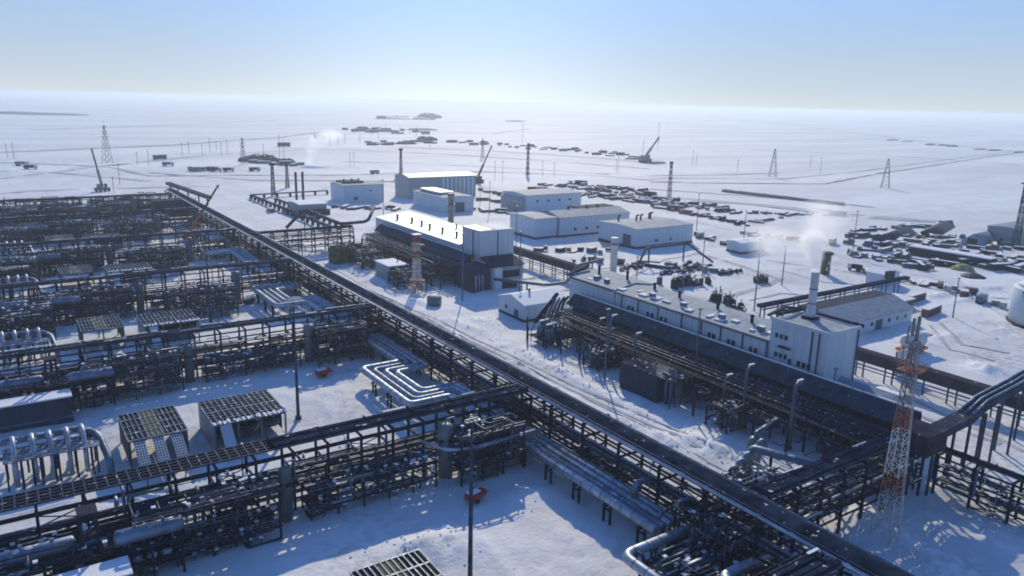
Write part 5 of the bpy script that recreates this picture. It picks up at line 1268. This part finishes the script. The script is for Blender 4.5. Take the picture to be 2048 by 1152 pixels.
for q, (px, py, s_, rz, lab, L, W_, h) in enumerate(((1790, 475, 1, .25, 'long dark tent with pale blue end in the right-hand yard', 44, 15, 4.6), (1870, 462, 1, .3, 'low dark tent behind the pale blue tent', 60, 13, 3.6), (1960, 488, 1, .1, 'pale blue hangar with dark doorway in the right-hand yard', 24, 15, 7))):
    x, y = G(px, py); t = thing('storage_tent', lab, 'tent', (x, y, 0), rz, None); b = MB('panel_dark' if q < 2 else 'tent_cloth'); n = 9; P = []
    for e in (-L / 2, L / 2):
        for k in range(n): a = math.pi * k / (n - 1); P.append((e, -W_ / 2 * math.cos(a), max(0, h * (1 - abs(math.cos(a)) ** 1.25)) - .3))
    b.v = P
    for k in range(n - 1): b._f([k, k + 1, n + k + 1, n + k], True)
    b._f(list(range(n))[::-1]); b._f(list(range(n, 2 * n))); b.build('cover', t)
    MB('black').box(-L / 2 - .12, -2.5, 0, -L / 2 - .01, 2.5, h * .6).build('doorway', t)
    if q == 2: MB('black').box(-8, -W_ / 2 - .6, 0, 8, -W_ / 2 + .4, h * .55).build('doorway', t)
Y3 = 'goods lying about the snow between the halls and yards'
yard_row('row behind the steam plume', (1480, 468), (1680, 490), 14, ['crate', 'beam_stack', 'cabin', 'container'], ['container_grey', 'steel_dark', 'container_white'], 23, Y3, .4)
yard_row('row left of the pale cabin', (1390, 470), (1480, 500), 8, ['crate', 'beam_stack', 'truck'], ['container_grey', 'steel_dark', 'container_blue'], 24, Y3, .4)
yard_row('row before the white box building', (1180, 520), (1440, 545), 14, ['crate', 'beam_stack', 'drum_reel', 'truck'], ['container_grey', 'steel_dark', 'rust'], 25, Y3, .6)
yard_row('row before the middle white pair', (1060, 500), (1230, 505), 9, ['crate', 'beam_stack', 'drum_reel'], ['container_grey', 'steel_dark'], 26, Y3, .6)
yard_row('row beyond the white hut', (1700, 540), (1960, 590), 12, ['crate', 'beam_stack', 'truck', 'cabin'], ['container_grey', 'steel_dark', 'rust'], 27, Y3, .5)
yard_row('row along the road to the tank', (1880, 575), (2030, 630), 7, ['crate', 'truck', 'drum_reel'], ['container_grey', 'container_white', 'container_blue'], 28, Y3, .5)
yard_row('row left of the striped shed', (660, 415), (800, 420), 8, ['crate', 'beam_stack', 'truck'], ['container_grey', 'steel_dark'], 29, Y3, .5)
yard_row('row below the twin chimneys', (530, 420), (640, 440), 8, ['crate', 'beam_stack', 'drum_reel'], ['container_grey', 'steel_dark'], 30, Y3, .5)
yard_row('outer row of middle yard', (1460, 425), (1690, 432), 16, ['crate', 'beam_stack', 'pipe_stack'], ['container_grey', 'steel_dark'], 32, Y1, .4)
yard_row('extra front row of right-hand yard', (1700, 508), (1860, 540), 16, ['crate', 'beam_stack', 'drum_reel', 'pipe_stack'], dk, 17, Y2, .5)
yard_row('lower middle row of right-hand yard', (1850, 505), (2045, 528), 18, ['crate', 'beam_stack', 'drum_reel', 'pipe_stack'], dk + ['rust'], 18, Y2, .5)
yard_row('upper middle row of right-hand yard', (1780, 482), (2040, 490), 22, ['crate', 'beam_stack', 'container'], dk, 19, Y2, .2)
yard_row('inner row of middle yard', (1110, 384), (1370, 410), 24, ['crate', 'beam_stack', 'drum_reel'], dk, 20, Y1, .5)
yard_row('lower inner row of middle yard', (1280, 396), (1460, 416), 18, ['crate', 'beam_stack', 'drum_reel', 'pipe_stack'], dk + ['rust'], 21, Y1, .5)
yard_row('rearmost row of middle yard', (1130, 366), (1290, 384), 20, ['crate', 'beam_stack', 'pipe_stack'], dk, 22, Y1, .5)
x, y = G(2030, 488); t = boxb('grey hall at the right edge behind the telecom mast', x - 8, x + 30, y - 4, y + 12, 9, 9.6, wall='panel_grey')
x, y = G(1980, 522); t = thing('platform_shed', 'very long low dark snow-roofed shed in the right-hand yard', 'shed', (0, 0, 0))
A = Vector((*G(1822, 507), 2.2)); B = Vector((*G(1985, 535), 2.2)); MB('black').beam(A, B, 7, 3.6).use('snow_cap').beam(A + Vector((0, 0, 2.1)), B + Vector((0, 0, 2.1)), 7.4, .5).build('wall', t)
x, y = G(1925, 540); t = thing('yellow_tent', 'small yellow-green covered heap at the front of the right-hand yard', 'covered heap', (x, y, 0)); MB('yellow').lathe(0, 0, [(5.5, -.3), (4.6, 1.2), (2.0, 2.6), (.4, 3.0)], 9).build('cover', t)
x, y = G(1945, 553); t = thing('rock_heap', 'dark brown heap of spoil beside the yellow covered heap', 'heap', (x, y, 0)); MB('pipe_brown').lathe(0, 0, [(6, -.3), (4, .7), (1.8, 1.6), (.4, 1.9)], 7).build('heap', t)
item('container', 'rust', *G(1862, 628), R(8), 'rust-red open container on snow left of the white tank', None)
item('container', 'timber', *G(1830, 601), R(4), 'brown flat container behind the rust-red container', None)
item('container', 'rust', *G(2040, 540), R(4), 'rusty container at the right edge above the white tank', None)

# ================================================================== the far plain
def pylon(label, px, py, h, group, arms=3, w=6.0, m_='steel_mid', r=.2):
    x, y = G(px, py); o = MB(m_); n = 7
    for k in range(n):
        za, zb = h * k / n, h * (k + 1) / n; wa, wb = w * (1 - .88 * za / h), w * (1 - .88 * zb / h)
        c = [(-1, -1), (1, -1), (1, 1), (-1, 1)]
        for j in range(4):
            a, b = c[j], c[(j + 1) % 4]
            o.beam((a[0] * wa / 2, a[1] * wa / 2, za - (.5 if k == 0 else 0)), (a[0] * wb / 2, a[1] * wb / 2, zb), r * 1.4)
            o.beam((a[0] * wa / 2, a[1] * wa / 2, za), (b[0] * wb / 2, b[1] * wb / 2, zb), r)
    for k in range(arms):
        z = h * (.7 + .13 * k); o.beam((-5 + k, 0, z), (5 - k, 0, z), r * 1.3)
    ob = o.build('power_pylon'); ob.location = (x, y, 0); ob.rotation_euler = (0, 0, .4); tag(ob, label, 'pylon', group); return ob
GPY = 'power pylons on the snow plain'
pylon('lattice power pylon alone on the plain at the far left', 215, 326, 38, GPY, 4, 7.5, r=.2)
pylon('left of the two lattice power pylons on the plain at right', 1545, 353, 29, GPY, 3, 7)
pylon('right of the two lattice power pylons on the plain at right', 1770, 375, 27, GPY, 3, 7)
pylon('faint pylon among the poles right of the far left one', 487, 330, 28, GPY, 3, 5)
pylon('faint lattice tower in the plain above the striped shed', 965, 318, 26, GPY, 2, 4)
def mast(label, px, py, h, head, group, w=2.4, m_='steel_mid'):
    x, y = G(px, py); t = thing('floodlight_mast', label, 'floodlight mast', (x, y, 0), 0, group)
    lattice(t, h, w, w * .5, [m_, 'container_grey', m_], .22)
    MB('steel_dark').box(-head, -head * .5, h, head, head * .5, h + .5).box(-head, -.2, h + .5, head, .2, h + 1.8).build('lamp_frame', t); return t
GM = 'floodlight masts around the plant'
mast('floodlight mast left of the striped shed', 802, 352, 24, 2.0, GM)
mast('floodlight mast above the middle laydown yard', 1338, 398, 27, 1.6, GM)
mast('thin mast behind the laydown yard, left of the middle yard mast', 1055, 352, 30, 1.2, GM)
mast('twin-legged floodlight mast left of the twin chimneys', 547, 392, 22, 2.0, GM)
mast('reddish mast between the twin chimneys and the floodlight mast', 575, 376, 17, 1.0, GM, m_='mast_red')
t = mast('telecom mast with dark round platform at the right edge', 2031, 493, 34, 3.2, GM, 3); MB('steel_mid').cyl(0, 0, 35, 46, .25, 8).build('antenna', t)
pr = random.Random(9)
POLES = [(365, 312), (378, 306), (405, 312), (420, 305), (433, 300), (443, 312), (455, 308), (275, 330), (298, 333), (240, 370), (560, 325), (568, 320), (28, 318), (15, 316), (528, 318), (700, 330), (708, 331), (676, 290), (690, 288), (660, 292), (720, 285), (745, 270), (757, 285), (772, 262), (800, 262), (820, 268), (833, 272), (1045, 285), (1285, 318), (1315, 300), (1085, 350), (1108, 352), (1232, 345), (1236, 346), (1475, 343), (1640, 348), (1385, 330), (1392, 330), (1620, 335), (990, 355), (228, 388), (860, 300), (1005, 362), (935, 385), (960, 410)]
pm_ = {}
for q, (px, py) in enumerate(POLES):
    x, y = G(px, py); d = math.hypot(x, y); h = {560: 30, 568: 22, 1045: 34, 1315: 44, 1285: 26}.get(px, pr.uniform(12, 19))
    key = round(h)
    t = MB('steel_dark').tube([(0, 0, -.5), (0, 0, h)], max(.18, d * .00022), 6).box(-.9, -.1, h - .8, .9, .1, h - .5).build('utility_pole')
    t.location = (x, y, 0); tag(t, 'thin utility pole on the far plain, %s from the left' % (['number', ''][1] + (ORD + ['%dth' % k for k in range(26, 60)])[sorted(p[0] for p in POLES).index(px)]), 'utility pole', 'utility poles on the plain')
fv = [(45, 331, 'truck', 'container_grey'), (62, 338, 'truck', 'steel_dark'), (320, 318, 'cabin', 'black'), (337, 332, 'truck', 'container_blue'), (388, 341, 'truck', 'container_grey'), (398, 342, 'cabin', 'container_grey'), (424, 341, 'truck', 'black'), (433, 343, 'truck', 'black'), (458, 343, 'truck', 'steel_dark'), (510, 342, 'truck', 'steel_dark'), (750, 347, 'truck', 'container_grey'), (640, 277, 'cabin', 'steel_dark'), (568, 293, 'cabin', 'steel_dark')]
for q, (px, py, kd, m_) in enumerate(fv):
    x, y = G(px, py); o = item(kd, m_, x, y, pr.uniform(-.4, .4), '%s %s far out on the plain, %s lone vehicle from the left' % (CN[m_], NM[kd][1], ORD[q]), 'vehicles out on the plain'); s_ = max(1, math.hypot(x, y) / 620); o.scale = (s_, s_, s_)
def heap(label, px, py, rx, ry, h, m_='berm_grey', group=None, seed=0, name='spoil_heap', z=0):
    rg = random.Random(seed + int(px)); x, y = G(px, py); b = MB(m_); n = 22; rings = ((1.0, -.3), (.85, .45), (.6, .85), (.3, 1.0))
    for fr, fz in rings:
        for k in range(n):
            th = 2 * math.pi * k / n; j = 1 + .3 * (rg.random() - .5); b.v.append((rx * fr * j * math.cos(th), ry * fr * j * math.sin(th), h * fz * (1 + .25 * (rg.random() - .5))))
    for r_ in range(3):
        for k in range(n): b._f([r_ * n + k, r_ * n + (k + 1) % n, (r_ + 1) * n + (k + 1) % n, (r_ + 1) * n + k], False)
    b._f([3 * n + k for k in range(n)])
    o = b.build(name); o.location = (x, y, z); o.scale = (.75, .8, .8); tag(o, label, 'mound', group); return o
GH = 'dark mounds on the plain'
heap('long low dark mound close to the horizon above the middle', 805, 238, 170, 60, 9, 'steel_mid', GH); heap('rounded dark hill at the right of the horizon mound', 860, 236, 75, 60, 24, 'steel_mid', GH)
heap('dark mound at the upper left of the far camp', 725, 262, 26, 22, 12, 'steel_mid', GH); heap('dark mound right of another in the far camp', 755, 263, 28, 20, 11, 'steel_mid', GH); heap('faint low mound behind the far camp', 845, 260, 60, 30, 5, 'berm_grey', GH)
heap('dark mound at the left of the near camp row', 745, 290, 14, 12, 5, 'steel_mid', GH); heap('small dark mound in the near camp row', 775, 290, 14, 10, 4, 'steel_dark', GH); heap('broad dark mound at the centre of the near camp row', 812, 288, 28, 14, 5, 'steel_dark', GH); heap('dark tall mound right in the near camp row', 853, 281, 30, 14, 9, 'steel_mid', GH)
heap('grey mound beside the steam at far left', 520, 322, 32, 16, 9, 'steel_mid', GH); heap('second grey mound left of the far steam', 572, 328, 15, 12, 7, 'steel_dark', GH)
heap('dark mound under the far right crane', 1312, 327, 22, 10, 3, 'berm_grey', GH); heap('low dark mound left of the far right crane', 1265, 318, 18, 10, 3, 'steel_mid', GH); heap('thin dark mound far up the middle plain', 1030, 243, 60, 22, 5, 'berm_grey', GH)
for q, px in enumerate((905, 935, 968, 1000, 1048, 1062, 1095, 1150, 1205, 1230)):
    heap('%s from the left of the small dark heaps along the embankment' % ORD[q], px, 281 + (px - 900) * .075, pr.uniform(8, 16), 7, pr.uniform(2, 5), 'steel_mid', 'small heaps along the embankment', q)
for q, (px, py) in enumerate(((1785, 281), (1815, 283), (1860, 290), (1885, 291), (1905, 293), (1960, 299), (1990, 301), (2040, 305))):
    heap('%s from the left of the dark lumps along the far right track' % ORD[q], px, py, pr.uniform(20, 42), 9, pr.uniform(2, 4), 'steel_mid', 'dark lumps along the far right track', q)
for q, (px, py) in enumerate(((15, 226), (45, 228), (85, 229), (110, 230))): heap('%s from the left of the dark lumps near the far left horizon' % ORD[q], px, py, 130, 40, 6, 'berm_grey', 'dark lumps near the far left horizon', q)
rgf = random.Random(31); CAMP = []
for (xa, ya, xb, yb, n) in ((690, 262, 860, 266, 12), (735, 287, 870, 284, 14), (890, 283, 1110, 300, 16), (1120, 300, 1300, 318, 14), (500, 326, 600, 330, 10), (760, 236, 880, 238, 8)):
    for k in range(n): CAMP.append((xa + (xb - xa) * (k + rgf.random()) / n, ya + (yb - ya) * k / n + rgf.uniform(-3, 3)))
CAMP.sort()
for q, (px, py) in enumerate(CAMP):
    x, y = G(px, py); sc_ = rgf.uniform(.7, 1.5) * max(1, math.hypot(x, y) / 1100)
    o = item(rgf.choice(('cabin', 'container', 'crate', 'beam_stack')), rgf.choice(('steel_dark', 'container_grey', 'black', 'timber')), x, y, rgf.uniform(-.6, .6), None, 'small huts and stores of the far camp')
    o.name = 'camp_store'; o['category'] = 'store'; o['label'] = 'tiny dark hut or stack among the far camp scattered on the hazy snow plain'; o.scale = (sc_, sc_, sc_)
A = G(1445, 383); B = G(1688, 411)
t = MB('berm_grey'); P = [Vector((*A, 0)).lerp(Vector((*B, 0)), k / 24) for k in range(25)]; rg = random.Random(4)
for p in P:
    for (u, z) in ((-3.4, -.3), (-1.4, 1.8), (1.2, 2.0), (3.4, -.3)): t.v.append((p.x + u * .9, p.y + u * .3, z + rg.uniform(-.2, .3)))
for k in range(24):
    for j in range(3): t._f([k * 4 + j, k * 4 + j + 1, k * 4 + j + 5, k * 4 + j + 4])
tag(t.build('earth_berm'), 'long straight dark berm on the snow right of the middle yard', 'berm')
# far end of the plant: hazy blocks, ducts and steelwork
x, y = G(352, 440); t = thing('steel_block', 'big dark square block left of the orange crane', 'process block', (x, y, 0)); MB('panel_dark').box(-11, 0, -.5, 11, 10, 11).build('wall', t); MB('grating').box(-11.3, -.3, 11, 11.3, 10.3, 11.3).build('roof', t)
for xx in (-11.3, -6, 0, 6, 11.3): MB('steel_mid').box(xx - .15, -.5, -.5, xx + .15, -.2, 12.4).build('post', t)
process('hazy dark platform at the far left edge of the plant', (-12, 512, 0), 52, 10, [3, 6, 9], 111, 80, 40, solid=.9); process('hazy dark platform at the far edge, right of the long one', (44, 520, 0), 30, 8, [3, 6], 112, 50, 20, solid=.7)
t = thing('sloping_duct', 'grey sloping roofed duct at the far corner of the plant', 'duct', (0, 0, 0)); A = Vector((*G(338, 392), 9)); B = Vector((*G(420, 412), 5.5)); MB('tray_grey').beam(A, B, 3.4, 1.8).build('casing', t)
for f in (.05, .25, .5, .75, .95): p = A.lerp(B, f); MB('steel_dark').box(p.x - .4, p.y - .4, -.5, p.x + .4, p.y + .4, p.z - .9).build('leg', t)
process('hazy steel platform between the fifth and farthest racks at left', (0, 440, 0), 40, 10, [4, 8, 12], 97, 80, 40, solid=.6); process('hazy steel platform beside the orange crane', (46, 425, 0), 26, 8, [4, 8], 98, 60, 30, solid=.6)
process('hazy steel platform at the far right corner of the plant', (60, 500, 0), 22, 8, [4, 8, 11], 99, 50, 20, solid=.7)

# ================================================================== steam and haze
def volume_mat(name, dens, aniso, noise=None, col=(1, 1, 1)):
    m = bpy.data.materials.new(name); m.use_nodes = True; n = m.node_tree.nodes; l = m.node_tree.links; n.remove(n['Principled BSDF'])
    v = n.new('ShaderNodeVolumePrincipled'); v.inputs['Density'].default_value = dens; v.inputs['Anisotropy'].default_value = aniso; v.inputs['Color'].default_value = (*col, 1)
    l.new(v.outputs[0], n['Material Output'].inputs['Volume'])
    if noise:
        tc = n.new('ShaderNodeTexCoord'); ns = n.new('ShaderNodeTexNoise'); ns.inputs['Scale'].default_value = noise; ns.inputs['Detail'].default_value = 4; l.new(tc.outputs['Object'], ns.inputs['Vector'])
        rm = n.new('ShaderNodeMapRange'); rm.inputs[1].default_value = .40; rm.inputs[2].default_value = .75; rm.inputs[3].default_value = 0; rm.inputs[4].default_value = dens * 1.6; l.new(ns.outputs[0], rm.inputs[0]); l.new(rm.outputs[0], v.inputs['Density'])
    MT[name] = m; return m
volume_mat('haze_air', 1.7e-4, .4, None, (.82, .92, 1.0))
def puff_mat(name, dens, nscale, lo, hi):
    m = bpy.data.materials.new(name); m.use_nodes = True; n = m.node_tree.nodes; l = m.node_tree.links; n.remove(n['Principled BSDF'])
    v = n.new('ShaderNodeVolumePrincipled'); v.inputs['Anisotropy'].default_value = .6; v.inputs['Color'].default_value = (1, 1, 1, 1); l.new(v.outputs[0], n['Material Output'].inputs['Volume'])
    tc = n.new('ShaderNodeTexCoord'); ln = n.new('ShaderNodeVectorMath'); ln.operation = 'LENGTH'; l.new(tc.outputs['Object'], ln.inputs[0])
    fo = n.new('ShaderNodeMapRange'); fo.interpolation_type = 'SMOOTHSTEP'; fo.inputs[1].default_value = .2; fo.inputs[2].default_value = 1.0; fo.inputs[3].default_value = 1.0; fo.inputs[4].default_value = 0.0; l.new(ln.outputs['Value'], fo.inputs[0])
    ge = n.new('ShaderNodeNewGeometry'); ns = n.new('ShaderNodeTexNoise'); ns.inputs['Scale'].default_value = nscale; ns.inputs['Detail'].default_value = 5; l.new(ge.outputs['Position'], ns.inputs['Vector'])
    rm = n.new('ShaderNodeMapRange'); rm.inputs[1].default_value = lo; rm.inputs[2].default_value = hi; rm.inputs[4].default_value = dens; l.new(ns.outputs[0], rm.inputs[0])
    mu = n.new('ShaderNodeMath'); mu.operation = 'MULTIPLY'; l.new(fo.outputs[0], mu.inputs[0]); l.new(rm.outputs[0], mu.inputs[1]); l.new(mu.outputs[0], v.inputs['Density'])
    MT[name] = m
puff_mat('steam_thick', .75, .40, .20, .46); puff_mat('steam_thin', .13, .16, .36, .62)
PUFF = {}
def steam(matn, x, y, z, sx, sy, sz, tilt=0.0):
    if matn not in PUFF:
        b = MB(matn); b.lathe(0, 0, [(max(.02, math.sin(math.pi * k / 10)), -math.cos(math.pi * k / 10)) for k in range(11)], 18); PUFF[matn] = b.build('steam').data; o = [q for q in COL.objects if q.data == PUFF[matn]][0]
    else:
        o = bpy.data.objects.new('steam', PUFF[matn]); COL.objects.link(o)
    o.location = (x, y, z); o.scale = (sx, sy, sz); o.rotation_euler = (0, tilt, .4); tag(o, None, None, None, 'stuff')
for a_ in ((157, 105.1, 34.0, 1.5, 1.5, 2.4), (156.8, 105.8, 36.6, 2.8, 2.8, 3.4), (156.8, 106.6, 39.8, 3.9, 3.9, 4.2)): steam('steam_thick', *a_)
for a_ in ((156, 107, 41, 6, 6, 6), (151, 110, 39.5, 8, 7, 6), (147, 112, 39.5, 8, 8, 6), (163, 109, 41, 7.5, 7, 5.5), (171, 113, 42.5, 9, 8, 5), (180, 119, 43, 9, 8, 4), (189, 126, 44, 9, 8, 3)): steam('steam_thin', *a_)
x, y = G(618, 330)
for a_ in ((x, y, 5, 6, 6, 8), (x + 5, y + 3, 14, 9, 9, 11), (x + 14, y + 8, 24, 14, 12, 11), (x + 30, y + 16, 30, 20, 15, 9)): steam('steam_thin', *a_)
hb = MB('haze_air').box(-61000, -61000, -6, 61000, 61000, 74); tag(hb.build('haze'), None, None, None, 'stuff')
